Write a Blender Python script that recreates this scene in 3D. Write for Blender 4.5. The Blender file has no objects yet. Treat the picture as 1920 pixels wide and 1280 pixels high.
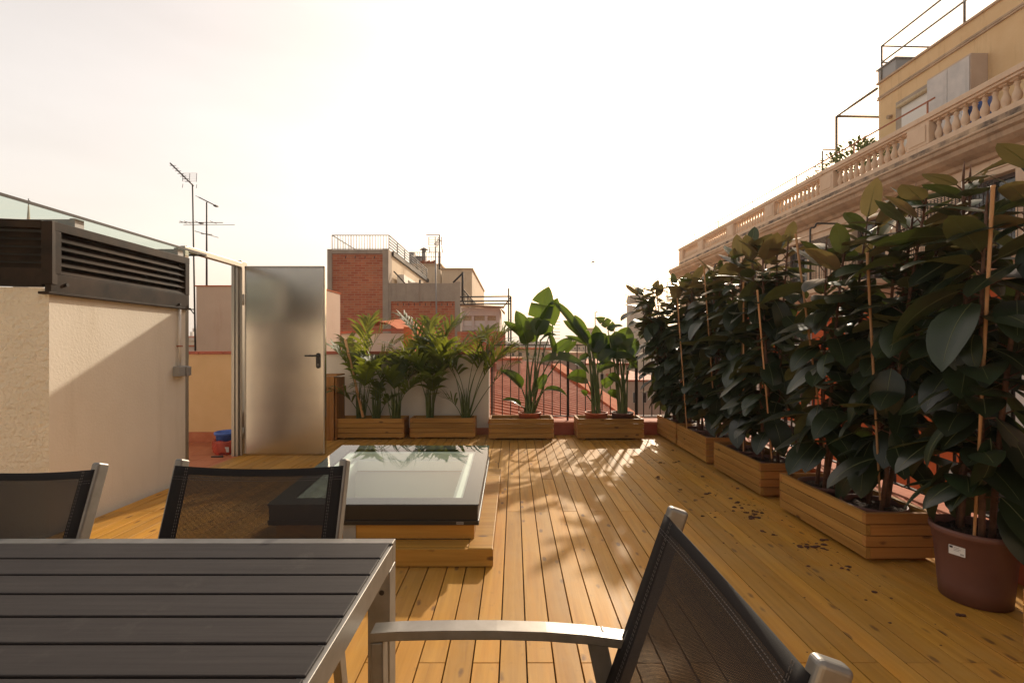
import bpy, math, random
from mathutils import Vector, Matrix, Euler
R = math.radians
sc = bpy.context.scene
col = sc.collection

# ------------------------------------------------------------ camera, sky, sun
F = 907.0; CX = 964.0; CY = 650.0; CH = 1.2
def at(px, py, Y):
    return Vector(((px - CX) * Y / F, Y, CH - (py - CY) * Y / F))
cam_d = bpy.data.cameras.new('camera'); cam = bpy.data.objects.new('camera', cam_d); col.objects.link(cam)
cam.location = (0, 0, CH); cam.rotation_euler = (R(90), 0, 0)
cam_d.sensor_width = 36; cam_d.lens = 36 * F / 1920
cam_d.shift_x = -(CX - 960) / 1920; cam_d.shift_y = (CY - 640) / 1920
cam_d.clip_start = 0.05; cam_d.clip_end = 5000
sc.camera = cam

SUN_AZ, SUN_EL = R(20), R(26.5)          # azimuth right of +Y
w = bpy.data.worlds.new('World'); sc.world = w; w.use_nodes = True
nt = w.node_tree; nt.nodes.clear()
def N(nt, t, **k):
    n = nt.nodes.new(t)
    for a, b in k.items():
        if a.startswith('i_'): n.inputs[a[2:].replace('_', ' ')].default_value = b
        else: setattr(n, a, b)
    return n
sky = N(nt, 'ShaderNodeTexSky', sky_type='NISHITA', sun_disc=False, sun_elevation=SUN_EL, sun_rotation=SUN_AZ,
        air_density=1.2, dust_density=6.0, ozone_density=0.6)
tint = N(nt, 'ShaderNodeMix', data_type='RGBA', blend_type='MULTIPLY'); tint.inputs[0].default_value = 1
tint.inputs[7].default_value = (0.066, 0.057, 0.050, 1)
tc = N(nt, 'ShaderNodeTexCoord'); mp = N(nt, 'ShaderNodeMapping'); mp.inputs['Scale'].default_value = (1, 1, 4.5)
noi = N(nt, 'ShaderNodeTexNoise', i_Scale=1.3, i_Detail=5.0, i_Roughness=0.55)
ramp = N(nt, 'ShaderNodeValToRGB')
ramp.color_ramp.elements[0].position = 0.3; ramp.color_ramp.elements[0].color = (0.42, 0.375, 0.335, 1)
ramp.color_ramp.elements[1].position = 0.72; ramp.color_ramp.elements[1].color = (0.51, 0.465, 0.425, 1)
add = N(nt, 'ShaderNodeMix', data_type='RGBA', blend_type='ADD'); add.inputs[0].default_value = 1
bg = N(nt, 'ShaderNodeBackground', i_Strength=1.0); out = N(nt, 'ShaderNodeOutputWorld')
L = nt.links.new
L(tc.outputs['Generated'], mp.inputs[0]); L(mp.outputs[0], noi.inputs[0]); L(noi.outputs['Fac'], ramp.inputs[0])
L(sky.outputs[0], tint.inputs[6]); L(tint.outputs[2], add.inputs[6]); L(ramp.outputs[0], add.inputs[7])
sepd = N(nt, 'ShaderNodeSeparateXYZ'); L(tc.outputs['Generated'], sepd.inputs[0])
away = N(nt, 'ShaderNodeMapRange', interpolation_type='SMOOTHSTEP')      # thin cloud glows on the sun's side, duller behind
away.inputs['From Min'].default_value = -.75; away.inputs['From Max'].default_value = .40
away.inputs['To Min'].default_value = .62; away.inputs['To Max'].default_value = 1.0; L(sepd.outputs[1], away.inputs['Value'])
scl = N(nt, 'ShaderNodeVectorMath', operation='SCALE'); L(add.outputs[2], scl.inputs[0]); 
zz2 = N(nt, 'ShaderNodeMath', operation='POWER'); L(sepd.outputs[2], zz2.inputs[0]); zz2.inputs[1].default_value = 2.0
zen = N(nt, 'ShaderNodeMath', operation='MULTIPLY_ADD'); L(zz2.outputs[0], zen.inputs[0]); zen.inputs[1].default_value = -.50; zen.inputs[2].default_value = 1.06
am = N(nt, 'ShaderNodeMath', operation='MULTIPLY'); L(away.outputs[0], am.inputs[0]); L(zen.outputs[0], am.inputs[1]); L(am.outputs[0], scl.inputs['Scale'])
L(scl.outputs[0], bg.inputs[0]); L(bg.outputs[0], out.inputs[0])
bg.inputs[1].default_value = 1.0

sd = bpy.data.lights.new('sun', 'SUN'); sd.energy = 2.9; sd.angle = R(1.0); sd.color = (1.0, 0.88, 0.70)
sun = bpy.data.objects.new('sun', sd); col.objects.link(sun); sun.location = (20, 50, 40)
sdir = Vector((math.sin(SUN_AZ) * math.cos(SUN_EL), math.cos(SUN_AZ) * math.cos(SUN_EL), math.sin(SUN_EL)))
sun.rotation_euler = (-sdir).to_track_quat('-Z', 'Y').to_euler()
sc.view_settings.view_transform = 'Standard'; sc.view_settings.look = 'None'
sc.view_settings.exposure = 0.55; sc.view_settings.gamma = 1.0
sc.cycles.max_bounces = 8; sc.cycles.transparent_max_bounces = 24
sc.cycles.use_denoising = True

# ------------------------------------------------------------ mesh builder
class MB:
    def __init__(s): s.v = []; s.f = []; s.m = []; s.sm = []
    def quad(s, *p, m=0, sm=False):
        n = len(s.v); s.v += [tuple(q) for q in p]; s.f.append(tuple(range(n, n + len(p)))); s.m.append(m); s.sm.append(sm)
    def box(s, a, b, m=0, M=None):
        x0, y0, z0 = a; x1, y1, z1 = b
        P = [Vector(q) for q in ((x0,y0,z0),(x1,y0,z0),(x1,y1,z0),(x0,y1,z0),(x0,y0,z1),(x1,y0,z1),(x1,y1,z1),(x0,y1,z1))]
        if M is not None: P = [M @ q for q in P]
        n = len(s.v); s.v += [tuple(q) for q in P]
        for f in ((0,3,2,1),(4,5,6,7),(0,1,5,4),(1,2,6,5),(2,3,7,6),(3,0,4,7)):
            s.f.append(tuple(n + i for i in f)); s.m.append(m); s.sm.append(False)
        return s
    def bar(s, p, q, wx, wy, m=0, up=(0, 0, 1)):
        p = Vector(p); q = Vector(q); d = (q - p); l = d.length; d.normalize(); up = Vector(up)
        if abs(d.dot(up)) > .99: up = Vector((0, 1, 0))
        x = d.cross(up).normalized(); y = x.cross(d).normalized()
        M = Matrix((( x.x, y.x, d.x, p.x), (x.y, y.y, d.y, p.y), (x.z, y.z, d.z, p.z), (0, 0, 0, 1)))
        return s.box((-wx/2, -wy/2, 0), (wx/2, wy/2, l), m, M)
    def tube(s, pts, r, n=8, m=0, cap=True, sm=True):
        pts = [Vector(p) for p in pts]; rs = r if isinstance(r, (list, tuple)) else [r] * len(pts)
        base = len(s.v); prev = None
        for i, p in enumerate(pts):
            d = (pts[min(i+1, len(pts)-1)] - pts[max(i-1, 0)]).normalized()
            if prev is None:
                a = Vector((0, 0, 1)) if abs(d.z) < .9 else Vector((1, 0, 0))
                u = d.cross(a).normalized()
            else: u = (prev - d * prev.dot(d)).normalized()
            prev = u; v = d.cross(u)
            for k in range(n):
                t = 2 * math.pi * k / n; s.v.append(tuple(p + (u * math.cos(t) + v * math.sin(t)) * rs[i]))
        for i in range(len(pts) - 1):
            for k in range(n):
                a = base + i*n + k; b = base + i*n + (k+1) % n
                s.f.append((a, b, b + n, a + n)); s.m.append(m); s.sm.append(sm)
        if cap:
            s.f.append(tuple(base + k for k in reversed(range(n)))); s.m.append(m); s.sm.append(False)
            s.f.append(tuple(base + (len(pts)-1)*n + k for k in range(n))); s.m.append(m); s.sm.append(False)
        return s
    def lathe(s, prof, c=(0, 0, 0), n=24, m=0, sm=True, cap0=True, cap1=True):
        base = len(s.v); c = Vector(c)
        for r, z in prof:
            for k in range(n):
                t = 2*math.pi*k/n; s.v.append((c.x + r*math.cos(t), c.y + r*math.sin(t), c.z + z))
        for i in range(len(prof)-1):
            for k in range(n):
                a = base + i*n + k; b = base + i*n + (k+1) % n
                s.f.append((a, b, b+n, a+n)); s.m.append(m); s.sm.append(sm)
        if cap0: s.f.append(tuple(base + k for k in reversed(range(n)))); s.m.append(m); s.sm.append(False)
        if cap1: s.f.append(tuple(base + (len(prof)-1)*n + k for k in range(n))); s.m.append(m); s.sm.append(False)
        return s
    def grid(s, rows, m=0, sm=True, mf=None):
        base = len(s.v); nc = len(rows[0])
        for r in rows: s.v += [tuple(p) for p in r]
        for i in range(len(rows)-1):
            for j in range(nc-1):
                a = base + i*nc + j
                s.f.append((a, a+1, a+1+nc, a+nc)); s.m.append(mf(i, j) if mf else m); s.sm.append(sm)
        return s
    def build(s, name, mats, parent=None, bevel=0, seg=2, shift=None):
        me = bpy.data.meshes.new(name)
        vs = s.v
        if shift is not None: sh = Vector(shift); vs = [tuple(Vector(v) - sh) for v in vs]
        me.from_pydata(vs, [], s.f)
        mats = mats if isinstance(mats, (list, tuple)) else [mats]
        for mm in mats: me.materials.append(mm)
        me.polygons.foreach_set('material_index', s.m); me.polygons.foreach_set('use_smooth', s.sm)
        me.update()
        o = bpy.data.objects.new(name, me); col.objects.link(o)
        if parent: o.parent = parent
        if bevel:
            b = o.modifiers.new('bevel', 'BEVEL'); b.width = bevel; b.segments = seg; b.limit_method = 'ANGLE'; b.angle_limit = R(40)
        return o
def tag(o, label=None, cat=None, group=None, kind=None):
    if label: o['label'] = label
    if cat: o['category'] = cat
    if group: o['group'] = group
    if kind: o['kind'] = kind
    return o
def thing(name, label, cat, loc=(0, 0, 0), rz=0, group=None):
    o = bpy.data.objects.new(name, None); col.objects.link(o); o.empty_display_size = .1
    o.location = loc; o.rotation_euler = (0, 0, rz)
    return tag(o, label, cat, group)
def dup(root, loc, rz, label, group=None):
    def rec(o, parent):
        c = o.copy(); col.objects.link(c)
        if parent: c.parent = parent
        for ch in o.children: rec(ch, c)
        return c
    kids = list(root.children)
    r = root.copy(); col.objects.link(r); r.location = loc; r.rotation_euler = (0, 0, rz)
    for ch in kids: rec(ch, r)
    tag(r, label, group=group); return r

# ------------------------------------------------------------ materials
def srgb(r, g, b):
    f = lambda c: (c/255/12.92) if c/255 <= .04045 else ((c/255+.055)/1.055)**2.4
    return (f(r), f(g), f(b), 1)
def newmat(name):
    m = bpy.data.materials.new(name); m.use_nodes = True
    nt = m.node_tree; b = nt.nodes['Principled BSDF']; return m, nt, b
def coords(nt, scale=(1, 1, 1), rnd=False, kind='Object'):
    tc = N(nt, 'ShaderNodeTexCoord'); mp = N(nt, 'ShaderNodeMapping'); mp.inputs['Scale'].default_value = scale
    src = tc.outputs[kind]
    if rnd:
        oi = N(nt, 'ShaderNodeObjectInfo'); mu = N(nt, 'ShaderNodeMath', operation='MULTIPLY'); mu.inputs[1].default_value = 37.0
        nt.links.new(oi.outputs['Random'], mu.inputs[0])
        ad = N(nt, 'ShaderNodeVectorMath', operation='ADD'); nt.links.new(src, ad.inputs[0]); nt.links.new(mu.outputs[0], ad.inputs[1]); src = ad.outputs[0]
    nt.links.new(src, mp.inputs[0]); return mp.outputs[0]
def ramp2(nt, fac, c0, c1, p0=.35, p1=.65):
    r = N(nt, 'ShaderNodeValToRGB'); e = r.color_ramp.elements
    e[0].position = p0; e[0].color = c0; e[1].position = p1; e[1].color = c1
    nt.links.new(fac, r.inputs[0]); return r.outputs[0]
def mixc(nt, fac, a, b, mode='MIX'):
    m = N(nt, 'ShaderNodeMix', data_type='RGBA', blend_type=mode)
    for i, x in ((0, fac), (6, a), (7, b)):
        if hasattr(x, 'is_linked') or hasattr(x, 'links'): nt.links.new(x, m.inputs[i])
        else: m.inputs[i].default_value = x
    return m.outputs[2]
def bump(nt, b, h, strength=.3, dist=.01):
    bp = N(nt, 'ShaderNodeBump'); bp.inputs['Strength'].default_value = strength; bp.inputs['Distance'].default_value = dist
    nt.links.new(h, bp.inputs['Height']); nt.links.new(bp.outputs[0], b.inputs['Normal'])
def simple(name, c, rough=.6, metal=0, c2=None, sc_=6, bs=0, bd=.005, bsc=60, spec=.5, rnd=False, detail=5):
    m, nt, b = newmat(name)
    b.inputs['Roughness'].default_value = rough; b.inputs['Metallic'].default_value = metal
    b.inputs['Specular IOR Level'].default_value = spec
    v = coords(nt, rnd=rnd)
    if c2:
        n = N(nt, 'ShaderNodeTexNoise', i_Scale=sc_, i_Detail=float(detail), i_Roughness=.6); nt.links.new(v, n.inputs[0])
        nt.links.new(ramp2(nt, n.outputs['Fac'], c, c2), b.inputs['Base Color'])
    else: b.inputs['Base Color'].default_value = c
    if bs:
        n = N(nt, 'ShaderNodeTexNoise', i_Scale=bsc, i_Detail=4.0); nt.links.new(v, n.inputs[0]); bump(nt, b, n.outputs['Fac'], bs, bd)
    return m
def wood(name, axis, base, dark, knot=(.07, .03, .012, 1), rough=.5, island=True, knots=1.0, var=.35, wear=0):
    m, nt, b = newmat(name)
    tc = N(nt, 'ShaderNodeTexCoord'); geo = N(nt, 'ShaderNodeNewGeometry'); oi = N(nt, 'ShaderNodeObjectInfo')
    sm = N(nt, 'ShaderNodeMath', operation='ADD'); nt.links.new(geo.outputs['Random Per Island'], sm.inputs[0]); nt.links.new(oi.outputs['Random'], sm.inputs[1])
    mu = N(nt, 'ShaderNodeMath', operation='MULTIPLY'); mu.inputs[1].default_value = 53.0; nt.links.new(sm.outputs[0], mu.inputs[0])
    ad = N(nt, 'ShaderNodeVectorMath', operation='ADD'); nt.links.new(tc.outputs['Object'], ad.inputs[0]); nt.links.new(mu.outputs[0], ad.inputs[1])
    def mapped(sc3):
        mp = N(nt, 'ShaderNodeMapping'); mp.inputs['Scale'].default_value = sc3; nt.links.new(ad.outputs[0], mp.inputs[0]); return mp.outputs[0]
    s = [26, 26, 26]; s[axis] = 1.6
    n = N(nt, 'ShaderNodeTexNoise', i_Scale=1.0, i_Detail=6.0, i_Roughness=.6, i_Distortion=.6); nt.links.new(mapped(s), n.inputs[0])
    s2 = [7, 7, 7]; s2[axis] = .7
    n2 = N(nt, 'ShaderNodeTexNoise', i_Scale=1.0, i_Detail=3.0, i_Distortion=1.2); nt.links.new(mapped(s2), n2.inputs[0])
    c = ramp2(nt, n.outputs['Fac'], dark, base, .25, .62)
    c = mixc(nt, ramp2(nt, n2.outputs['Fac'], (0,0,0,1), (.45,.45,.45,1), .45, .72), c, (base[0]*1.12, base[1]*.92, base[2]*.75, 1))
    # knots
    s3 = [13, 13, 13]; s3[axis] = 5.5
    vo = N(nt, 'ShaderNodeTexVoronoi', feature='F1', i_Scale=1.0); vo.inputs['Randomness'].default_value = 1.0
    nd = N(nt, 'ShaderNodeTexNoise', i_Scale=30.0, i_Detail=2.0); nt.links.new(ad.outputs[0], nd.inputs[0])
    vm = N(nt, 'ShaderNodeVectorMath', operation='SCALE'); nt.links.new(nd.outputs['Color'], vm.inputs[0]); vm.inputs['Scale'].default_value = .12
    va = N(nt, 'ShaderNodeVectorMath', operation='ADD'); nt.links.new(mapped(s3), va.inputs[0]); nt.links.new(vm.outputs[0], va.inputs[1])
    nt.links.new(va.outputs[0], vo.inputs['Vector'])
    kf = ramp2(nt, vo.outputs['Distance'], (1,1,1,1), (0,0,0,1), .11, .2)
    gate = N(nt, 'ShaderNodeSeparateColor'); nt.links.new(vo.outputs['Color'], gate.inputs[0])
    g2 = N(nt, 'ShaderNodeMath', operation='LESS_THAN'); nt.links.new(gate.outputs[0], g2.inputs[0]); g2.inputs[1].default_value = .60*knots
    g3 = N(nt, 'ShaderNodeMath', operation='MULTIPLY'); nt.links.new(g2.outputs[0], g3.inputs[0]); g3.inputs[1].default_value = .78
    kk = N(nt, 'ShaderNodeMath', operation='MULTIPLY'); nt.links.new(kf, kk.inputs[0]); nt.links.new(g3.outputs[0], kk.inputs[1])
    c = mixc(nt, kk.outputs[0], c, knot)
    # board-to-board tone
    hv = N(nt, 'ShaderNodeHueSaturation')
    wn = N(nt, 'ShaderNodeTexWhiteNoise', noise_dimensions='1D'); nt.links.new(sm.outputs[0], wn.inputs['W'])
    mr = N(nt, 'ShaderNodeMapRange'); mr.inputs['To Min'].default_value = 1 - var; mr.inputs['To Max'].default_value = 1 + var*.6
    nt.links.new(wn.outputs['Value'], mr.inputs['Value']); nt.links.new(mr.outputs[0], hv.inputs['Value']); nt.links.new(c, hv.inputs['Color'])
    cout = hv.outputs[0]
    if wear:
        nw = N(nt, 'ShaderNodeTexNoise', i_Scale=1.1, i_Detail=7.0, i_Roughness=.7); nt.links.new(tc.outputs['Object'], nw.inputs[0])
        cout = mixc(nt, ramp2(nt, nw.outputs['Fac'], (0,0,0,1), (wear,wear,wear,1), .42, .75), cout, (.44, .30, .14, 1))
        nd2 = N(nt, 'ShaderNodeTexNoise', i_Scale=23.0, i_Detail=3.0); nt.links.new(tc.outputs['Object'], nd2.inputs[0])
        cout = mixc(nt, ramp2(nt, nd2.outputs['Fac'], (0,0,0,1), (.35,.35,.35,1), .66, .76), cout, (.16, .085, .03, 1))
    nt.links.new(cout, b.inputs['Base Color'])
    rr = N(nt, 'ShaderNodeMapRange'); rr.inputs['To Min'].default_value = rough - .1; rr.inputs['To Max'].default_value = rough + .15
    nt.links.new(n2.outputs['Fac'], rr.inputs['Value']); nt.links.new(rr.outputs[0], b.inputs['Roughness'])
    b.inputs['Specular IOR Level'].default_value = .2
    bump(nt, b, n.outputs['Fac'], .25, .002)
    return m
def plaster(name, c, c2, rough_scale=90, bs=.5, bd=.006, stain=None):
    m, nt, b = newmat(name); b.inputs['Roughness'].default_value = .9; b.inputs['Specular IOR Level'].default_value = .2
    v = coords(nt)
    n = N(nt, 'ShaderNodeTexNoise', i_Scale=1.7, i_Detail=6.0, i_Roughness=.65); nt.links.new(v, n.inputs[0])
    cc = ramp2(nt, n.outputs['Fac'], c, c2, .3, .7)
    if stain:
        v2 = coords(nt, (5, 5, .5)); n3 = N(nt, 'ShaderNodeTexNoise', i_Scale=1.0, i_Detail=5.0, i_Roughness=.7); nt.links.new(v2, n3.inputs[0])
        cc = mixc(nt, ramp2(nt, n3.outputs['Fac'], (0,0,0,1), (.55,.55,.55,1), .55, .8), cc, stain)
    nt.links.new(cc, b.inputs['Base Color'])
    n2 = N(nt, 'ShaderNodeTexNoise', i_Scale=float(rough_scale), i_Detail=3.0, i_Roughness=.6); nt.links.new(v, n2.inputs[0])
    bump(nt, b, n2.outputs['Fac'], bs, bd); return m
def brickmat(name, w_=.3, h_=.1, axes='xz'):
    m, nt, b = newmat(name); b.inputs['Roughness'].default_value = .9
    tc = N(nt, 'ShaderNodeTexCoord'); sp = N(nt, 'ShaderNodeSeparateXYZ'); cb = N(nt, 'ShaderNodeCombineXYZ')
    nt.links.new(tc.outputs['Object'], sp.inputs[0])
    ax = N(nt, 'ShaderNodeMath', operation='ADD'); nt.links.new(sp.outputs[0], ax.inputs[0]); nt.links.new(sp.outputs[1], ax.inputs[1])
    nt.links.new(ax.outputs[0], cb.inputs[0]); nt.links.new(sp.outputs[2], cb.inputs[1])
    br = N(nt, 'ShaderNodeTexBrick'); br.inputs['Scale'].default_value = 1.0; br.inputs['Brick Width'].default_value = w_; br.inputs['Row Height'].default_value = h_
    br.inputs['Mortar Size'].default_value = .011; br.inputs['Bias'].default_value = -.1
    br.inputs['Color1'].default_value = (.46, .095, .034, 1); br.inputs['Color2'].default_value = (.62, .20, .085, 1); br.inputs['Mortar'].default_value = (.52, .28, .17, 1)
    nt.links.new(cb.outputs[0], br.inputs['Vector'])
    n = N(nt, 'ShaderNodeTexNoise', i_Scale=.9, i_Detail=6.0, i_Roughness=.7); nt.links.new(tc.outputs['Object'], n.inputs[0])
    c = mixc(nt, 1.0, br.outputs['Color'], ramp2(nt, n.outputs['Fac'], (.72,.72,.72,1), (1.12,1.1,1.08,1), .3, .7), 'MULTIPLY')
    nt.links.new(c, b.inputs['Base Color']); return m
def leafmat(name, top, under, rough=.32, trans=.12, tcol=None, rib=None):
    m, nt, b = newmat(name)
    geo = N(nt, 'ShaderNodeNewGeometry'); wn = N(nt, 'ShaderNodeTexWhiteNoise', noise_dimensions='1D'); nt.links.new(geo.outputs['Random Per Island'], wn.inputs['W'])
    v = coords(nt); n = N(nt, 'ShaderNodeTexNoise', i_Scale=9.0, i_Detail=3.0); nt.links.new(v, n.inputs[0])
    hv = N(nt, 'ShaderNodeHueSaturation')
    mr = N(nt, 'ShaderNodeMapRange'); mr.inputs['To Min'].default_value = .6; mr.inputs['To Max'].default_value = 1.5; nt.links.new(wn.outputs['Value'], mr.inputs['Value'])
    nt.links.new(mr.outputs[0], hv.inputs['Value'])
    c = mixc(nt, geo.outputs['Backfacing'], top, under)
    c = mixc(nt, 1.0, c, ramp2(nt, n.outputs['Fac'], (.8,.8,.8,1), (1.15,1.15,1.15,1)), 'MULTIPLY')
    nt.links.new(c, hv.inputs['Color']); nt.links.new(hv.outputs[0], b.inputs['Base Color'])
    rr = N(nt, 'ShaderNodeMapRange'); rr.inputs['To Min'].default_value = rough; rr.inputs['To Max'].default_value = .6; nt.links.new(geo.outputs['Backfacing'], rr.inputs['Value']); nt.links.new(rr.outputs[0], b.inputs['Roughness'])
    tr = N(nt, 'ShaderNodeBsdfTranslucent'); tr.inputs[0].default_value = tcol or top
    mx = N(nt, 'ShaderNodeMixShader'); mx.inputs[0].default_value = trans
    o = nt.nodes['Material Output']; nt.links.new(b.outputs[0], mx.inputs[1]); nt.links.new(tr.outputs[0], mx.inputs[2]); nt.links.new(mx.outputs[0], o.inputs[0])
    bump(nt, b, n.outputs['Fac'], .25, .01)
    return m
def glassmat(name, tintc=(.9, .97, .93, 1), ior=1.5, rough=0.0, grazing=1.0):
    m, nt, b = newmat(name); nt.nodes.remove(b)
    lw = N(nt, 'ShaderNodeLayerWeight'); lw.inputs[0].default_value = .5; f0 = ((ior-1)/(ior+1))**2
    pw = N(nt, 'ShaderNodeMath', operation='POWER'); nt.links.new(lw.outputs['Facing'], pw.inputs[0]); pw.inputs[1].default_value = 5.0
    fr = N(nt, 'ShaderNodeMath', operation='MULTIPLY_ADD'); nt.links.new(pw.outputs[0], fr.inputs[0]); fr.inputs[1].default_value = (1-f0)*grazing; fr.inputs[2].default_value = f0
    t = N(nt, 'ShaderNodeBsdfTransparent'); t.inputs[0].default_value = tintc
    g = N(nt, 'ShaderNodeBsdfGlossy'); g.inputs['Roughness'].default_value = rough; g.inputs[0].default_value = (1, 1, 1, 1)
    mx = N(nt, 'ShaderNodeMixShader'); nt.links.new(fr.outputs[0], mx.inputs[0]); nt.links.new(t.outputs[0], mx.inputs[1]); nt.links.new(g.outputs[0], mx.inputs[2])
    nt.links.new(mx.outputs[0], nt.nodes['Material Output'].inputs[0]); return m
def textilene(name, opening=.34, c=(.034, .029, .028, 1)):
    m, nt, b = newmat(name); b.inputs['Base Color'].default_value = c; b.inputs['Roughness'].default_value = .75; b.inputs['Specular IOR Level'].default_value = .2
    tc = N(nt, 'ShaderNodeTexCoord'); sp = N(nt, 'ShaderNodeSeparateXYZ'); nt.links.new(tc.outputs['UV'], sp.inputs[0])
    def cell(o, f):
        a = N(nt, 'ShaderNodeMath', operation='MULTIPLY'); nt.links.new(o, a.inputs[0]); a.inputs[1].default_value = f
        s_ = N(nt, 'ShaderNodeMath', operation='FRACT'); nt.links.new(a.outputs[0], s_.inputs[0])
        g = N(nt, 'ShaderNodeMath', operation='GREATER_THAN'); nt.links.new(s_.outputs[0], g.inputs[0]); g.inputs[1].default_value = .45; return g.outputs[0]
    mu = N(nt, 'ShaderNodeMath', operation='MULTIPLY'); nt.links.new(cell(sp.outputs[0], 330.), mu.inputs[0]); nt.links.new(cell(sp.outputs[1], 330.), mu.inputs[1])
    m2 = N(nt, 'ShaderNodeMath', operation='MULTIPLY'); nt.links.new(mu.outputs[0], m2.inputs[0]); m2.inputs[1].default_value = min(1, opening/.3)
    t = N(nt, 'ShaderNodeBsdfTransparent'); mx = N(nt, 'ShaderNodeMixShader')
    nt.links.new(m2.outputs[0], mx.inputs[0]); nt.links.new(b.outputs[0], mx.inputs[1]); nt.links.new(t.outputs[0], mx.inputs[2])
    nt.links.new(mx.outputs[0], nt.nodes['Material Output'].inputs[0])
    return m

M = {}
M['deck'] = wood('deck_pine', 1, (.53, .268, .042, 1), (.36, .162, .020, 1), knot=(.10, .035, .012, 1), rough=.52, var=.22, wear=.45)
M['pine_x'] = wood('planter_pine_x', 0, (.43, .235, .062, 1), (.26, .12, .026, 1), rough=.55, var=.2, knots=.8)
M['pine_z'] = wood('planter_pine_z', 2, (.36, .18, .06, 1), (.24, .10, .028, 1), rough=.55, var=.2, knots=.8)
M['curb_x'] = wood('curb_pine_x', 0, (.46, .25, .050, 1), (.32, .15, .026, 1), rough=.5, var=.12)
M['stake'] = wood('bamboo', 2, (.60, .34, .17, 1), (.42, .22, .10, 1), rough=.6, knots=0)
M['plaster'] = plaster('cream_plaster', (.72, .655, .55, 1), (.79, .73, .63, 1), 55, .35, .007, stain=(.60, .53, .42, 1))
M['plaster_rough'] = plaster('rough_render', (.74, .66, .53, 1), (.82, .74, .61, 1), 34, 1.0, .03)
M['ochre'] = plaster('ochre_plaster', (.60, .40, .20, 1), (.68, .47, .26, 1), 60, .3, .004)
M['white_wall'] = plaster('white_plaster', (.62, .57, .50, 1), (.70, .65, .58, 1), 60, .3, .004)
M['pink_plaster'] = plaster('pink_plaster', (.52, .40, .31, 1), (.60, .47, .37, 1), 40, .3, .006, stain=(.42, .24, .16, 1))
M['cream_b'] = plaster('cream_building', (.60, .48, .34, 1), (.68, .56, .42, 1), 20, .2, .01, stain=(.40, .30, .22, 1))
M['white_b'] = plaster('white_building', (.62, .56, .50, 1), (.70, .64, .58, 1), 20, .2, .01, stain=(.42, .36, .30, 1))
M['concrete'] = plaster('concrete', (.34, .275, .22, 1), (.46, .38, .30, 1), 12, .5, .02, stain=(.14, .11, .09, 1))
M['stone'] = plaster('facade_stone', (.66, .485, .335, 1), (.75, .585, .43, 1), 14, .3, .01, stain=(.48, .27, .18, 1))
M['stone_dirty'] = plaster('facade_cornice', (.38, .27, .18, 1), (.62, .45, .30, 1), 14, .8, .02, stain=(.13, .10, .085, 1))
M['grime'] = simple('grimy_stone', (.10, .075, .06, 1), .9, c2=(.56, .40, .26, 1), sc_=3.2, detail=9)
M['yellow'] = plaster('yellow_stucco', (.70, .48, .25, 1), (.76, .55, .31, 1), 20, .3, .01, stain=(.48, .30, .15, 1))
M['orange'] = plaster('orange_stucco', (.52, .085, .018, 1), (.60, .12, .028, 1), 20, .3, .01)
M['brick'] = brickmat('brick')
M['redpaint'] = simple('red_paint', (.33, .065, .03, 1), .5, c2=(.42, .10, .05, 1), sc_=4)
M['terracotta'] = simple('terracotta_tile', (.36, .10, .04, 1), .5, c2=(.46, .155, .07, 1), sc_=5, bs=.2)
M['rooftile'] = simple('roof_tile', (.42, .13, .07, 1), .75, c2=(.52, .20, .12, 1), sc_=3, bs=.3, bd=.02, bsc=14, spec=.15)
M['coping'] = simple('terracotta_coping', (.44, .11, .04, 1), .85, c2=(.52, .17, .07, 1), sc_=3, spec=.1)
M['galv'] = simple('galvanised_steel', (.52, .50, .47, 1), .24, 1, c2=(.60, .57, .52, 1), sc_=3, bs=.04, bd=.002, bsc=25)
M['galv_frame'] = simple('galvanised_frame', (.40, .375, .335, 1), .45, .8)
M['alu'] = simple('satin_aluminium', (.20, .19, .175, 1), .46, .75, c2=(.25, .24, .225, 1), sc_=18, bs=.03, bd=.001)
M['bronze'] = simple('dark_bronze', (.013, .008, .005, 1), .6, 0, c2=(.044, .026, .015, 1), spec=.15, sc_=5, bs=.1, bd=.002, bsc=30, detail=8)
M['black'] = simple('black_metal', (.014, .013, .013, 1), .4)
M['iron'] = simple('iron', (.03, .022, .018, 1), .6, .3)
M['dark_pipe'] = simple('grey_pipe', (.13, .115, .10, 1), .5, .4)
M['copper'] = simple('copper_rail', (.38, .15, .085, 1), .5, .5)
M['rail_grey'] = simple('painted_grey_rail', (.30, .29, .28, 1), .5, .3)
M['slat'] = simple('composite_slat', (.046, .036, .031, 1), .42, 0, c2=(.062, .050, .044, 1), sc_=3, bs=.0)
def slatmat():
    m, nt, b = newmat('composite_wood_slat')
    v = coords(nt, (3, 90, 90)); n = N(nt, 'ShaderNodeTexNoise', i_Scale=1.0, i_Detail=6.0, i_Roughness=.7); nt.links.new(v, n.inputs[0])
    v2 = coords(nt); n2 = N(nt, 'ShaderNodeTexNoise', i_Scale=7.0, i_Detail=8.0, i_Roughness=.75); nt.links.new(v2, n2.inputs[0])
    c = ramp2(nt, n.outputs['Fac'], (.022, .0185, .0185, 1), (.038, .033, .032, 1), .3, .7)
    c = mixc(nt, ramp2(nt, n2.outputs['Fac'], (0,0,0,1), (.35,.35,.35,1), .58, .8), c, (.12, .11, .10, 1))
    nt.links.new(c, b.inputs['Base Color'])
    mr = N(nt, 'ShaderNodeMapRange'); mr.inputs['To Min'].default_value = .50; mr.inputs['To Max'].default_value = .72; b.inputs['Specular IOR Level'].default_value = .18
    nt.links.new(n2.outputs['Fac'], mr.inputs['Value']); nt.links.new(mr.outputs[0], b.inputs['Roughness'])
    bump(nt, b, n.outputs['Fac'], .3, .001); return m
M['slat'] = slatmat()
M['mesh'] = textilene('textilene_mesh')
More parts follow.
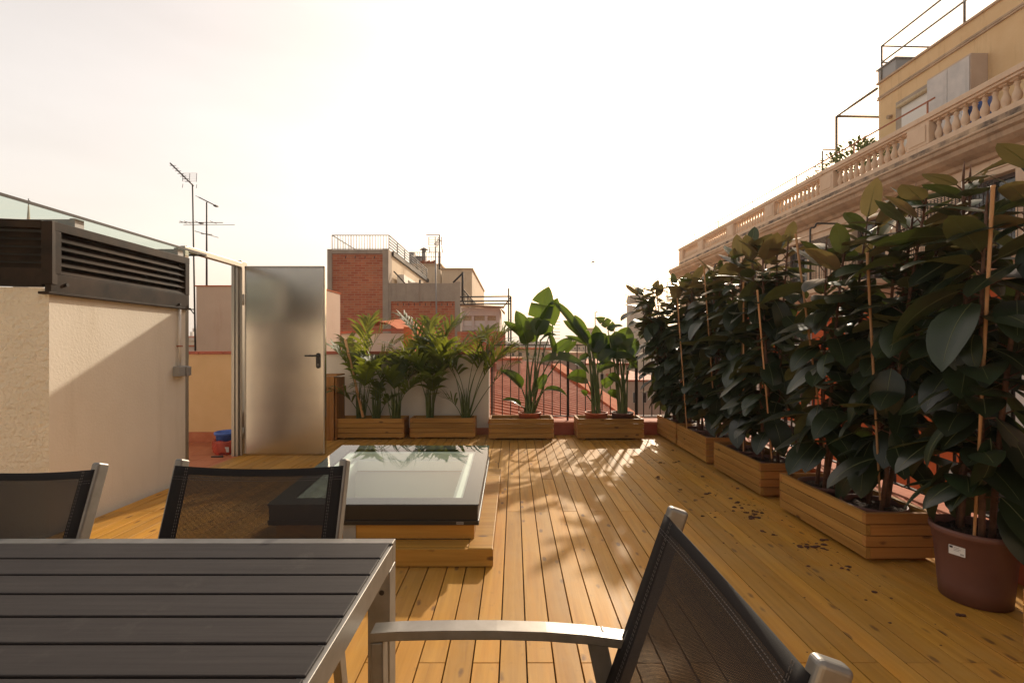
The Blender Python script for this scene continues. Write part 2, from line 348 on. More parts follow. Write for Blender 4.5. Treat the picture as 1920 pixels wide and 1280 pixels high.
M['hem'] = simple('textilene_hem', (.013, .011, .011, 1), .75, spec=.2, bs=.3, bd=.001, bsc=900)
M['thread'] = simple('stitch_thread', (.11, .095, .085, 1), .7)
M['plastic_grey'] = simple('grey_plastic', (.30, .30, .29, 1), .4)
M['plastic_white'] = simple('white_plastic', (.70, .68, .64, 1), .5)
M['label_w'] = simple('label_paper', (.75, .75, .75, 1), .5)
M['label_b'] = simple('label_print', (.04, .04, .06, 1), .5)
M['label_g'] = simple('label_grey_print', (.35, .36, .38, 1), .5)
M['pot_brown'] = simple('brown_plastic_pot', (.145, .062, .050, 1), .5, c2=(.175, .078, .062, 1), sc_=5, bs=.05)
M['pot_terra'] = simple('terracotta_plastic_pot', (.46, .11, .045, 1), .5, c2=(.54, .15, .07, 1), sc_=5)
M['soil'] = simple('potting_soil', (.022, .013, .008, 1), .95, c2=(.085, .045, .028, 1), sc_=45, bs=1, bd=.04, bsc=60)
M['rubber_leaf'] = leafmat('rubber_leaf', (.017, .028, .011, 1), (.085, .088, .034, 1), .38, .12, (.10, .14, .02, 1))
M['rubber_young'] = leafmat('rubber_young_leaf', (.045, .075, .028, 1), (.15, .10, .05, 1), .32, .22, (.20, .16, .05, 1))
M['midrib'] = simple('leaf_midrib', (.15, .16, .06, 1), .5)
M['palm_leaf'] = leafmat('palm_leaf', (.030, .058, .014, 1), (.05, .08, .024, 1), .42, .40, (.30, .33, .03, 1))
M['banana_leaf'] = leafmat('strelitzia_leaf', (.018, .042, .012, 1), (.040, .075, .022, 1), .34, .38, (.16, .24, .02, 1))
M['stem_green'] = simple('green_stem', (.06, .10, .025, 1), .5, c2=(.11, .14, .04, 1), sc_=12)
M['stem_brown'] = simple('woody_stem', (.09, .04, .022, 1), .75, c2=(.17, .08, .045, 1), sc_=30, bs=.4, bd=.004)
M['litter'] = simple('soil_crumbs', (.035, .015, .008, 1), .9, c2=(.13, .05, .028, 1), sc_=25)
M['glass'] = glassmat('skylight_glass', (.82, .92, .87, 1), 1.5)
M['glass_roof'] = glassmat('canopy_glass', (.80, .90, .83, 1), 1.3, 0.0, .3)
M['ceramic'] = simple('black_ceramic_border', (.05, .048, .052, 1), .6, spec=.1)
M['white_paint'] = simple('white_paint', (.78, .77, .73, 1), .5)
M['dark_glass'] = simple('window_glass', (.03, .035, .035, 1), .08, spec=.8)
M['curtain'] = simple('curtain', (.55, .46, .30, 1), .9, c2=(.42, .33, .2, 1), sc_=20)
M['frame_brown'] = simple('window_frame_brown', (.07, .035, .022, 1), .5)
M['asphalt'] = simple('asphalt', (.05, .05, .05, 1), .9, c2=(.07, .07, .068, 1), sc_=.5)
M['city'] = simple('city_ground', (.20, .17, .14, 1), .95, c2=(.28, .22, .17, 1), sc_=.05)
M['blue'] = simple('blue_plastic', (.03, .09, .38, 1), .4, c2=(.05, .14, .5, 1), sc_=30)
M['yellow_plastic'] = simple('yellow_plastic', (.75, .36, .02, 1), .4)
M['bush'] = leafmat('bush_leaf', (.05, .08, .02, 1), (.07, .10, .03, 1), .5, .3, (.12, .15, .02, 1))
M['weathered'] = simple('weathered_white_door', (.62, .58, .55, 1), .6, c2=(.47, .455, .44, 1), sc_=2.2, detail=8)
def bagmat():
    m, nt, b = newmat('red_plastic_bag'); b.inputs['Base Color'].default_value = (.62, .11, .07, 1); b.inputs['Roughness'].default_value = .25
    v = coords(nt); n = N(nt, 'ShaderNodeTexNoise', i_Scale=16.0, i_Detail=4.0, i_Distortion=1.5); nt.links.new(v, n.inputs[0]); bump(nt, b, n.outputs['Fac'], .8, .02)
    t = N(nt, 'ShaderNodeBsdfTransparent'); t.inputs[0].default_value = (1, .55, .45, 1); mx = N(nt, 'ShaderNodeMixShader'); mx.inputs[0].default_value = .45
    nt.links.new(b.outputs[0], mx.inputs[1]); nt.links.new(t.outputs[0], mx.inputs[2]); nt.links.new(mx.outputs[0], nt.nodes['Material Output'].inputs[0]); return m
M['bag'] = bagmat()

# ------------------------------------------------------------ setting
mb = MB(); mb.quad((-2500, -2500, -16), (2500, -2500, -16), (2500, 2500, -16), (-2500, 2500, -16))
tag(mb.build('ground', M['city']), kind='structure')
mb = MB(); mb.quad((2.9, -20, -15.99), (10.2, -20, -15.99), (7.6, 120, -15.99), (1.3, 120, -15.99))
tag(mb.build('street', M['asphalt']), kind='structure')

random.seed(3)
mb = MB()                                     # deck boards run along Y, butt joints in alternate rows
px = .103; gap = .0055
x0 = .0505 - 31*px
for k in range(57):
    xa = x0 + k*px; xb = xa + px - gap
    joints = [-3.0] + ([-.71, 1.84, 4.39] if k % 2 else [-2.1, .98, 3.53, 6.08]) + [6.60]
    lim0 = -3.0
    for a, b in zip(joints[:-1], joints[1:]):
        if xa < -3.10: continue
        aa = a
        if xa < -2.99: aa = max(a, 4.36)
        if aa >= b - .05: continue
        # leave the light shaft of the skylight open
        if xb > -1.30 and xa < -.30:
            for c, d in ((aa, min(b, 2.84)), (max(aa, 3.92), b)):
                if d - c > .05: mb.box((xa, c + .0015, -.026), (xb, d - .0015, random.uniform(-.0008, .0008)))
            continue
        mb.box((xa, aa + .0015, -.026), (xb, b - .0015, random.uniform(-.0008, .0008)))
deck = mb.build('floor', M['deck'], bevel=.001, seg=1); tag(deck, kind='structure')
mb = MB(); mb.box((-3.09, -3.0, -.14), (-1.32, 6.60, -.04)); mb.box((-1.32, -3, -.14), (-.28, 2.82, -.04)); mb.box((-1.32, 3.94, -.14), (-.28, 6.6, -.04)); mb.box((-.28, -3, -.14), (2.80, 6.60, -.04))
tag(mb.build('floor_base', M['iron']), kind='structure')
# red tiled landing beyond the deck
mb = MB()
ts = .30
for i in range(14):
    for j in range(14):
        x = -3.10 - (i+1)*ts; y = 2.6 + j*ts
        if y + ts > 6.75: continue
        mb.box((x + .003, y + .003, -.13), (x + ts - .003, y + ts - .003, -.115))
tag(mb.build('tiled_path', M['terracotta']), kind='structure')
mb = MB(); mb.box((-7.4, 2.5, -.3), (-3.10, 6.80, -.122)); tag(mb.build('path', M['terracotta']), kind='structure')

# our own building below the terrace
t = thing('terrace_building', 'building under the wooden deck, only its red edge kerb below the railings in view', 'building', (0, 0, -15))
mb = MB(); mb.box((-7.4, -8, -15.9), (2.86, 6.95, -.31)); mb.box((-1.2, -8, -.31), (-1.19, -7, -.3)); mb.build('wall', M['stone'], t, shift=(0, 0, -15))
mb = MB(); mb.box((-.34, 6.62, -.3), (2.86, 6.94, .145)); mb.box((2.56, -3, -.3), (2.86, 6.617, .145)); mb.build('kerb', M['redpaint'], t, bevel=.006, shift=(0, 0, -15))
mb = MB(); mb.box((-.36, 6.60, .147), (2.88, 6.96, .175)); mb.box((2.54, -3, .147), (2.88, 6.597, .175))
o = mb.build('kerb_coping', M['rooftile'], t, bevel=.006, shift=(0, 0, -15))

# building behind the camera (closes the terrace, seen only as a blur in the steel door)
t = thing('penthouse', 'cream penthouse closing the terrace behind the camera, mirrored in the steel door', 'building', (-1.5, -3.2, -15))
mb = MB(); mb.box((-9, -5.4, -15.9), (2.8, -3.05, 2.05)); mb.build('wall', M['plaster'], t, shift=(-1.5, -3.2, -15))
mb = MB(); mb.box((-9, -5.3, 2.05), (2.0, -3.2, 3.0)); mb.build('upper_louvre', M['bronze'], t, shift=(-1.5, -3.2, -15))
mb = MB(); mb.box((-6.55, -3.19, 1.0), (-6.25, -3.0, 3.05)); mb.build('pilaster', M['plaster'], t, shift=(-1.5, -3.2, -15))
mb = MB(); mb.box((-6.6, -3.06, 0.0), (-6.3, -2.95, 1.0)); mb.build('post', M['iron'], t, shift=(-1.5, -3.2, -15))

# stair housing wall on the left
def S(p): return Vector(p)
cor = Vector((-2.98, 3.10, 0)); lf = Vector((-6.0, 2.55, 0))
t = thing('stair_housing', 'cream rendered wall of the stair housing on the left of the deck', 'wall', tuple(cor))
mb = MB(); mb.box((-3.16, 3.10, -.12), (-2.98, 4.385, 1.548)); mb.build('side_wall', M['plaster'], t, shift=cor)
mb = MB()
a = cor; b = lf
mb.quad((b.x, b.y, -.12), (a.x, a.y, -.12), (a.x, a.y, 1.575), (b.x, b.y, 1.60)); mb.quad((a.x-.1, a.y+.18, -.12), (b.x, b.y+.18, -.12), (b.x, b.y+.18, 1.60), (a.x-.1, a.y+.18, 1.575))
mb.quad((b.x, b.y, 1.60), (a.x, a.y, 1.575), (a.x-.1, a.y+.18, 1.575), (b.x, b.y+.18, 1.60))
mb.build('front_wall', M['plaster_rough'], t, shift=cor)
mb = MB(); mb.box((-7.3, 2.75, -.1), (-6.0, 2.9, 1.55)); mb.box((-6.1, 4.24, -.12), (-3.2, 4.38, 1.5)); mb.build('rear_wall', M['plaster'], t, shift=cor)

# louvred vent on top of it
t = thing('louvre_box', 'dark bronze louvred vent box along the top of the left cream wall', 'louvre', (-2.98, 3.1, 1.54))
sh = (-2.98, 3.1, 1.54)
mb = MB(); X = -2.955
mb.box((X-.04, 3.085, 1.552), (X, 4.40, 1.668))                      # bottom apron
mb.box((X-.05, 3.085, 1.945), (X+.004, 4.40, 2.005))                 # top rail
mb.box((X-.05, 3.085, 1.668), (X+.003, 3.155, 1.945)); mb.box((X-.05, 4.345, 1.668), (X+.003, 4.40, 1.945))
mb.box((X-.06, 3.06, 1.535), (X+.012, 4.41, 1.552))
mb.build('frame', M['bronze'], t, bevel=.003, shift=sh)
mb = MB(); mb.tube([(X-.002, 3.19, 1.607), (X+.012, 3.19, 1.607)], .011, 10); mb.build('bolt', M['iron'], t, shift=sh); mb = MB(); mb.tube([(X-.002, 4.27, 1.575), (X+.012, 4.27, 1.575)], .011, 10)
mb.build('bolt', M['iron'], t, shift=sh)
for k in range(5):
    z = 1.692 + k*.053
    mb = MB(); mb.bar((X-.022, 3.156, z), (X-.022, 4.344, z), .060, .005, up=(1, 0, .9)); mb.build('slat', M['bronze'], t, shift=sh)
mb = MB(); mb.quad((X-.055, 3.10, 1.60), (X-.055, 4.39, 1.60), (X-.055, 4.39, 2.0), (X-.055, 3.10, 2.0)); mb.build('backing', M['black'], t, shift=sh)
d = (lf - cor).normalized(); nrm = Vector((d.y, -d.x, 0)) * -1
if nrm.y > 0: nrm = -nrm
def FP(u, v, z): p = cor + d*u + nrm*v; return (p.x, p.y, z)
def fbox(mb, u0, u1, v0, v1, z0, z1):
    P = [FP(u0, v0, z0), FP(u0, v1, z0), FP(u1, v1, z0), FP(u1, v0, z0), FP(u0, v0, z1), FP(u0, v1, z1), FP(u1, v1, z1), FP(u1, v0, z1)]
    n = len(mb.v); mb.v += P
    for f in ((0,1,2,3),(4,7,6,5),(0,4,5,1),(1,5,6,2),(2,6,7,3),(3,7,4,0)): mb.f.append(tuple(n+i for i in f)); mb.m.append(0); mb.sm.append(False)
mb = MB(); fbox(mb, -.03, .032, -.04, .02, 1.60, 2.0); fbox(mb, .032, 2.9, -.04, .022, 1.955, 2.005); fbox(mb, .032, 2.9, -.04, .012, 1.585, 1.70); mb.build('front_frame', M['bronze'], t, bevel=.002, shift=sh)
for k in range(5):
    z = 1.715 + k*.05; a_ = Vector(FP(.034, -.01, z)); b_ = Vector(FP(2.9, -.01, z))
    mb = MB(); mb.bar(a_, b_, .05, .004, up=tuple(nrm*1.0 + Vector((0, 0, .9)))); mb.build('front_slat', M['bronze'], t, shift=sh)
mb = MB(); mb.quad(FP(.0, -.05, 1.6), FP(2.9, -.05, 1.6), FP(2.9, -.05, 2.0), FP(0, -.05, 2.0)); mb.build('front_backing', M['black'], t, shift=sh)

# glass canopy above
t = thing('glass_canopy', 'pale green glass roof edge above the louvre box', 'canopy', (-2.95, 3.3, 2.07)); sh = (-2.95, 3.3, 2.07)
mb = MB(); mb.quad((-6.5, 1.0, 2.075), (-2.951, 1.0, 2.075), (-2.951, 4.62, 2.075), (-6.5, 4.62, 2.075)); mb.build('glass_pane', M['glass_roof'], t, shift=sh)
mb = MB(); mb.box((-2.95, 1.0, 2.066), (-2.942, 4.63, 2.084)); mb.box((-6.5, 4.621, 2.066), (-2.95, 4.63, 2.084)); mb.build('edge_trim', M['iron'], t, shift=sh)
for y in (2.2, 3.30, 4.30):
    mb = MB(); mb.box((-6.5, y-.012, 2.02), (-3.0, y+.012, 2.066)); mb.box((-3.0, y-.035, 1.99), (-2.965, y+.035, 2.066)); mb.build('rafter', M['rail_grey'], t, shift=sh)

# conduit and box
t = thing('wall_conduit', 'white plastic conduit running down the cream wall to a grey box', 'conduit', (-2.97, 4.28, .98)); sh = (-2.97, 4.28, .98)
mb = MB(); mb.tube([(-2.962, 4.285, 1.55), (-2.962, 4.285, 1.03)], .012, 10); mb.build('pipe', M['plastic_white'], t, shift=sh)
mb = MB(); mb.box((-2.979, 4.27, 1.20), (-2.945, 4.30, 1.212)); mb.build('pipe_clip', M['copper'], t, shift=sh)
mb = MB(); mb.box((-2.979, 4.22, .94), (-2.92, 4.36, 1.028)); mb.build('junction_box', M['plastic_grey'], t, bevel=.006, shift=sh)
mb = MB(); mb.box((-2.919, 4.30, .945), (-2.905, 4.355, 1.023)); mb.build('switch_cover', M['rail_grey'], t, bevel=.003, shift=sh)

# steel door and frame
t = thing('steel_door', 'galvanised steel door standing open in its frame beside the cream wall', 'door', (-3.03, 5.36, 0)); sh = (-3.03, 5.36, 0)
mb = MB(); xl, xr, yd = at(459, 0, 5.36).x, at(609, 0, 5.36).x, 5.36
mb.box((xl, yd, .012), (xr, yd+.05, 2.095)); leaf = mb.build('door_leaf', M['galv'], t, bevel=.004, shift=sh)
mb = MB(); mb.box((xl, yd-.0035, .02), (xl+.014, yd-.0005, 2.09)); mb.box((xr-.014, yd-.0035, .02), (xr-.002, yd-.0005, 2.09)); mb.box((xl, yd-.0035, 2.072), (xr, yd-.0005, 2.09)); mb.build('door_flange', M['galv_frame'], t, shift=sh)
# handle plate
hx = at(597, 0, yd).x; hz = at(0, 676, yd).z
mb = MB()
pl = []
for s_, a0 in ((1, 0), (-1, 180)):
    for q in range(9):
        a_ = R(a0 + q*22.5); pl.append((hx + .0235*math.cos(a_), hz + s_*.062 + .0235*math.sin(a_)))
n = len(pl); base = len(mb.v)
mb.v += [(x, yd-.001, z) for x, z in pl] + [(x, yd-.011, z) for x, z in pl]
mb.f.append(tuple(range(n, 2*n))); mb.m.append(0); mb.sm.append(False)
for i in range(n): mb.f.append((i, (i+1) % n, n+(i+1) % n, n+i)); mb.m.append(0); mb.sm.append(False)
plate = mb.build('lock_plate', M['black'], t, shift=sh)
mb = MB(); mb.tube([(hx, yd-.01, hz+.055), (hx, yd-.05, hz+.055), (hx-.012, yd-.058, hz+.055), (hx-.125, yd-.058, hz+.055)], .0095, 10); mb.build('handle', M['black'], t, shift=sh)
mb = MB(); mb.tube([(hx, yd-.0105, hz-.04), (hx, yd-.014, hz-.04)], .008, 12); mb.box((hx-.003, yd-.014, hz-.062), (hx+.003, yd-.0105, hz-.045)); mb.build('keyhole', M['alu'], t, shift=sh)
for z in (.25, 1.72):
    mb = MB(); mb.tube([(xl-.010, yd-.012, z-.06), (xl-.010, yd-.012, z+.06)], .009, 10); mb.build('hinge', M['galv_frame'], t, shift=sh)
# frame in the plane x=-3.03
mb = MB()
mb.box((-3.09, 5.385, -.11), (-3.035, 5.50, 2.16)); mb.box((-3.03, 5.335, .0), (-3.005+.0, 5.352, 2.14))
mb.box((-3.10, 5.30, .0), (-3.065, 5.383, 2.12)); mb.box((-3.062, 5.31, .0), (-3.032, 5.383, 2.14))
mb.box((-3.035, 4.387, 0), (-2.985, 4.44, 2.115)); mb.box((-3.09, 4.39, -.11), (-3.037, 4.46, 2.10))
mb.box((-3.06, 4.44, 2.075), (-3.0, 5.335, 2.128))
mb.build('door_frame', M['galv_frame'], t, bevel=.004, shift=sh)

# back parapet
def parapet(name, label, x0, x1, y, z0, ztop, wall, base_h, thick=.2):
    t = thing(name, label, 'wall', (x0, y, z0)); s_ = (x0, y, z0)
    mb = MB(); mb.box((x0, y, z0), (x1, y+thick, ztop-.028)); mb.build('wall', wall, t, shift=s_)
    mb = MB()
    n_ = int((x1-x0)/.33)
    for i in range(n_):
        a_ = x0 + (x1-x0)*i/n_; b_ = x0 + (x1-x0)*(i+1)/n_
        mb.box((a_ + .001, y-.025, ztop-.027), (b_ - .001, y+thick+.025, ztop+.014))
    mb.build('coping', M['redpaint'], t, bevel=.004, shift=s_)
    mb = MB(); mb.box((x0, y-.012, z0), (x1, y-.001, z0+base_h)); mb.build('skirting', M['terracotta'], t, shift=s_)
    return t
parapet('parapet_wall', 'ochre plastered parapet with red coping seen through the door frame', -7.4, -3.02, 6.72, -.12, 1.125, M['ochre'], .14)
parapet('parapet_wall', 'white parapet wall with red coping behind the palm planters', -3.018, -.35, 6.70, -.02, 1.125, M['white_wall'], .10)

# railings
def railing(name, label, p, q, posts, n):
    t = thing(name, label, 'railing', p); p = Vector(p); q = Vector(q); dd = q - p
    up = Vector((0, 0, 1))
    mb = MB(); mb.bar(p + up*1.225, q + up*1.225, .04, .012, up=(0, 0, 1)); mb.build('top_rail', M['iron'], t, shift=p)
    mb = MB(); mb.bar(p + up*.235, q + up*.235, .03, .01, up=(0, 0, 1)); mb.build('bottom_rail', M['iron'], t, shift=p)
    first = None
    for i in range(n):
        c = p + dd*((i+.5)/n)
        if first is None:
            mb = MB(); mb.bar((0, 0, .235), (0, 0, 1.222), .012, .012); first = mb.build('bar', M['iron'], t); first.location = c - p
        else:
            o = first.copy(); col.objects.link(o); o.parent = t; o.location = c - p
    for f_ in posts:
        c = p + dd*f_; mb = MB(); mb.bar((0, 0, .176), (0, 0, 1.222), .025, .025); o = mb.build('post', M['iron'], t); o.location = c - p
    return t
railing('railing', 'black iron railing across the far end of the deck above red roofs', (-.34, 6.76, 0), (2.68, 6.76, 0), (.01, .36, .68), 26)
railing('railing', 'black iron railing along the right side behind the rubber plants', (2.70, 6.74, 0), (2.70, -2.9, 0), (.0, .2, .4, .6, .8, 1.0), 83)

# ------------------------------------------------------------ planters
def planter(label, loc, rz, Lx=.87, W=.40, group='slatted pine planter boxes', soil=True):
    t = thing('planter_box', label, 'planter', loc, rz, group)
    h = .064; z0 = .025; T_ = .028; n_ = 4 if True else 3
    mb, mbb, mb2, mb3 = MB(), MB(), MB(), MB()
    for k in range(4):
        za = z0 + k*(h-.001); zb = za + h - .005
        ins = T_ if k % 2 else 0
        mb.box((-Lx/2 + ins, -W/2, za), (Lx/2 - ins, -W/2+T_, zb)); mbb.box((-Lx/2 + ins, W/2-T_, za), (Lx/2 - ins, W/2, zb))
        e = 0 if k % 2 else T_
        mb2.box((-Lx/2, -W/2+e, za), (-Lx/2+T_, W/2-e, zb)); mb3.box((Lx/2-T_, -W/2+e, za), (Lx/2, W/2-e, zb))
    for q in (mb, mbb): q.build('long_side', M['pine_x'], t, bevel=.003)
    for q in (mb2, mb3): q.build('end_side', M['pine_y'], t, bevel=.003)
    for q in (-Lx/2+.05, Lx/2-.10): mb = MB(); mb.box((q, -W/2+.04, 0), (q+.05, W/2-.04, .024)); mb.build('foot', M['pine_y'], t)
    mb = MB(); rows = []
    rnd = random.Random(hash(label) % 1000 if False else len(label)*7 + int(loc[1]*10))
    for i in range(9):
        rows.append([(-Lx/2+T_+.001 + (Lx-2*T_-.002)*j/16, -W/2+T_+.001 + (W-2*T_-.002)*i/8, .195 + rnd.uniform(-.014, .014)) for j in range(17)])
    mb.grid(rows); mb.build('soil', M['soil'], t)
    return t
M['pine_y'] = wood('planter_pine_y', 1, (.42, .20, .058, 1), (.26, .105, .026, 1), rough=.55, var=.2, knots=.8)
W_ = .40
planter('slatted pine planter with palms, nearest the steel door', (at(696, 0, 6.3).x + .0, 6.40, 0), 0, .88, .30)
planter('slatted pine planter with two palm clumps, second along the white wall', (at(832.5, 0, 6.42).x, 6.42, 0), 0, .85, .26)
planter('slatted pine planter holding one terracotta pot, first in front of the far railing', (at(977, 0, 6.4).x, 6.40, 0), 0, .84, .36)
planter('slatted pine planter holding a terracotta and a brown pot at the far railing', (at(1137, 0, 6.4).x + .02, 6.40, 0), 0, .86, .36)
PX = 1.955 + W_/2
for lab, ya, yb in (('pine planter of rubber plants, farthest in the right hand row', 5.86, 6.62), ('pine planter of rubber plants, second from the far end of the right row', 4.93, 5.80),
                    ('pine planter of rubber plants, third from the far end of the right row', 3.84, 4.74), ('pine planter of rubber plants right beside the big brown pot', 2.69, 3.565),
                    ('pine planter with a white label cut off at the lower right of the photo', .98, 1.86)):
    planter(lab, (PX, (ya+yb)/2, 0), R(90), yb-ya, W_)
# label sticker on nearest planter
# upright planter standing on end
t = thing('upright_crate', 'tall pine crate of vertical boards standing behind the steel door', 'crate', (-2.42, 6.35, 0)); sh = (-2.42, 6.35, 0)
mb = MB()
for k in range(3): mb.box((-2.50+k*.064-.0, 6.20, 0), (-2.50+k*.064+.061, 6.226, .82))
for k in range(4): mb.box((-2.308, 6.23+k*.075, 0), (-2.285, 6.23+k*.075+.072, .80))
mb.build('boards', M['pine_z'], t, bevel=.003, shift=sh)
mb = MB(); mb.box((-2.50, 6.23, .822), (-2.285, 6.53, .842)); mb.box((-2.283, 6.2, .62), (-2.262, 6.52, .68)); mb.box((-2.50, 6.23, 0), (-2.33, 6.5, .80)); mb.build('top_board', M['pine_y'], t, bevel=.002, shift=sh)

# ------------------------------------------------------------ leaves
def blade(mb, p, d, up, L, Wd, curl=.5, fold=.25, ns=7, prof=None, m=0, rows_t=None, wave=0, mid=None, side_curl=0):
    p = Vector(p); d = Vector(d).normalized(); up = Vector(up)
    s_ = d.cross(up)
    if s_.length < 1e-3: s_ = d.cross(Vector((1, 0, 0)))
    s_.normalize(); n = s_.cross(d).normalized()
    ts = rows_t or [i/ns for i in range(ns+1)]
    base = len(mb.v); prev = 0; cur = Vector(p); dd = Vector(d); ph = random.uniform(0, 6.28); spine = []
    for i, t_ in enumerate(ts):
        if i:
            st = t_ - prev; rot = Matrix.Rotation(-curl*st, 3, s_); dd = rot @ dd; cur = cur + dd*L*st
        prev = t_; nn = s_.cross(dd).normalized(); w_ = Wd/2*(prof(t_) if prof else (max(0, 4*t_*(1-t_))**.6))
        spine.append(cur + nn*.0004)
        for o in (-1, -.5, 0, .5, 1):
            zz = fold*abs(o)*w_ - side_curl*(abs(o)**2)*w_ + wave*math.sin(ph + t_*9 + o*2)*w_*abs(o)
            mb.v.append(tuple(cur + s_*(o*w_) + nn*zz))
    for i in range(len(ts)-1):
        for j in range(4):
            a_ = base + i*5 + j; mb.f.append((a_, a_+1, a_+6, a_+5)); mb.m.append(m); mb.sm.append(True)
    if mid:
        mb.tube([q for q in spine[:-1]], [mid*(1-.8*i/len(spine)) for i in range(len(spine)-1)], 4, m=mid and mid_idx, cap=False)
    return cur, dd
mid_idx = 1
def rub_prof(t): 
    return max(.0, math.sin(math.pi*min(1, t**.85)))**.62 * (1 if t < .86 else max(.0, (1-t)/.14)**.55*.98 + .02)
def rubber_plant(label, x, y, base_z, pot, seed, H=2.08, stems=3, spread=.09, pot_r=.155, pot_h=.28, leafs=1.0, lean=(0, 0), group='rubber plants in the right hand row', big=1.0, low=.52):
    rnd = random.Random(seed); random.seed(seed)
    t = thing('rubber_plant', label, 'plant', (x, y, 0), 0, group)
    # pot
    if pot:
        r = pot_r; mb = MB()
        mb.lathe([(r*.80, .004), (r*.84, pot_h*.25), (r*.925, pot_h*.78), (r*.95, pot_h*.79), (r*.965, pot_h*.90), (r*1.0, pot_h*.905), (r*1.03, pot_h*.93), (r*1.035, pot_h*.97), (r*1.02, pot_h), (r*.975, pot_h), (r*.95, pot_h*.95), (r*.93, pot_h*.85)], n=40, cap1=False)
        po = mb.build('pot', M['pot_brown'], t)
        mb = MB(); rows = []
        base = len(mb.v); rr = [0, .25, .5, .75, 1.0]
        for q in rr:
            rows.append([(q*r*.94*math.cos(2*math.pi*k/24), q*r*.94*math.sin(2*math.pi*k/24), pot_h*.9 + rnd.uniform(-.01, .012)*(q > 0)) for k in range(25)])
            rows[-1][-1] = rows[-1][0]
        mb.grid([list(reversed(q)) for q in rows]); mb.build('soil', M['soil'], t)
    zb = base_z
    tops = []
    for k in range(stems):
        a_ = 2*math.pi*k/stems + rnd.uniform(0, 1.5)
        b0 = Vector((math.cos(a_)*spread*.55, math.sin(a_)*spread*.55, zb - .04))
        hh = H - zb - rnd.uniform(0, .22)*(k > 0) - .1
        tp = Vector((b0.x*1.9 + rnd.uniform(-.06, .06) + lean[0], b0.y*1.9 + rnd.uniform(-.06, .06) + lean[1], zb + hh))
        pts = []
        for i in range(9):
            f_ = i/8; pts.append(b0.lerp(tp, f_) + Vector((math.sin(f_*3+k)*.02, math.cos(f_*2.6+k*2)*.02, 0)))
        mb = MB(); mb.tube(pts, [.014 - .008*i/8 for i in range(9)], 7); mb.build('stem', M['stem_brown'], t)
        tops.append(pts)
    def on(pts, f_):
        g = f_*8; i = min(7, int(g)); return pts[i].lerp(pts[i+1], g-i)
    mb = MB()
    for k, pts in enumerate(tops):
        n_ = int(42*leafs)
        ang = rnd.uniform(0, 6.28)
        for i in range(n_):
            f_ = (low - zb)/(H - zb) + (1.0 - (low - zb)/(H - zb))*((i+.5)/n_)**.92
            if f_ <= 0.02: continue
            f_ = min(.995, f_)
            p = on(pts, f_); ang += 2.4 + rnd.uniform(-.35, .35)
            topness = max(0, (f_-.8)/.2)
            pitch = R(rnd.uniform(-30, 30) + 50*topness - 14*(1-f_) - (35 if rnd.random() < .18 else 0))
            out = Vector((math.cos(ang)*math.cos(pitch), math.sin(ang)*math.cos(pitch), math.sin(pitch)))
            pl = rnd.uniform(.04, .09)*(1-.5*topness)
            po_ = out.copy(); po_.z = po_.z*.5 + .55; po_.normalize()
            q = p + po_*pl
            mb.tube([p, p + po_*pl*.5, q], [.0045, .0036, .003], 5, m=2, cap=False)
            Ls = rnd.triangular(.14, .37, .27)*(1-.28*topness)*big
            curl = rnd.uniform(.1, .95)*(1-.6*topness)
            upv = Vector((rnd.uniform(-.35, .35), rnd.uniform(-.35, .35), 1))
            if topness > .6: upv = Vector((-math.cos(ang), -math.sin(ang), .5))
            young = topness > .45 and rnd.random() < .75
            blade(mb, q, out, upv, Ls, Ls*rnd.uniform(.46, .56), curl, rnd.uniform(.04, .35), 8, rub_prof, 3 if young else 0, wave=.05, mid=.0022, side_curl=rnd.uniform(0, .25))
        # terminal sheath
        e = pts[-1]; mb.tube([e, e + Vector((.004, 0, .05)), e + Vector((.008, 0, .10))], [.006, .005, .001], 6, m=2)
    mb.build('foliage', [M['rubber_leaf'], M['midrib'], M['stem_brown'], M['rubber_young']], t)
    return t
def bamboo(t, p0, p1, r=.0075):
    mb = MB(); p0 = Vector(p0); p1 = Vector(p1); n_ = 9; pts = []; rs = []
    for i in range(n_+1):
        f_ = i/n_; q = p0.lerp(p1, f_); pts += [q - (p1-p0).normalized()*.006, q, q + (p1-p0).normalized()*.006]; rs += [r*(1-.25*f_), r*1.22*(1-.25*f_), r*(1-.25*f_)]
    mb.tube(pts, rs, 8); return mb.build('stake', M['stake'], t)
def stake_px(t, a, b, Ya, Yb):
    bamboo(t, at(a[0], a[1], Ya - .24) - t.location, at(b[0], b[1], Yb) - t.location)

rp = []
RL = [
 ('rubber plant farthest down the right row, beside the tall strelitzias', 2.13, 6.42, .24, 11, 1.98, (-.30, 0), None),
 ('rubber plant second from the far end of the right row', 2.15, 6.03, .24, 12, 2.06, (-.10, 0), None),
 ('rubber plant in the far half of the second pine planter of the right row', 2.16, 5.58, .24, 13, 2.0, (0, 0), ((1270, 560), (1290, 830), 5.6, 5.5)),
 ('rubber plant in the near half of the second pine planter of the right row', 2.16, 5.14, .24, 14, 2.06, (0, 0), ((1320, 500), (1344, 835), 5.1, 5.05)),
 ('rubber plant in the far half of the third pine planter of the right row', 2.13, 4.48, .24, 15, 2.06, (0, 0), ((1394, 530), (1394, 845), 4.42, 4.38)),
 ('rubber plant in the near half of the third pine planter of the right row', 2.14, 4.06, .24, 16, 2.10, (0, 0), ((1420, 545), (1447, 858), 4.05, 3.97)),
 ('rubber plant with a tall stake in the planter beside the big pot', 2.15, 3.34, .24, 17, 2.08, (.05, -.20), ((1492, 440), (1548, 860), 3.55, 3.30)),
 ('rubber plant in the near half of the planter beside the big pot', 2.17, 2.92, .24, 18, 2.08, (.12, -.24), ((1626, 475), (1650, 935), 2.98, 2.80)),
]
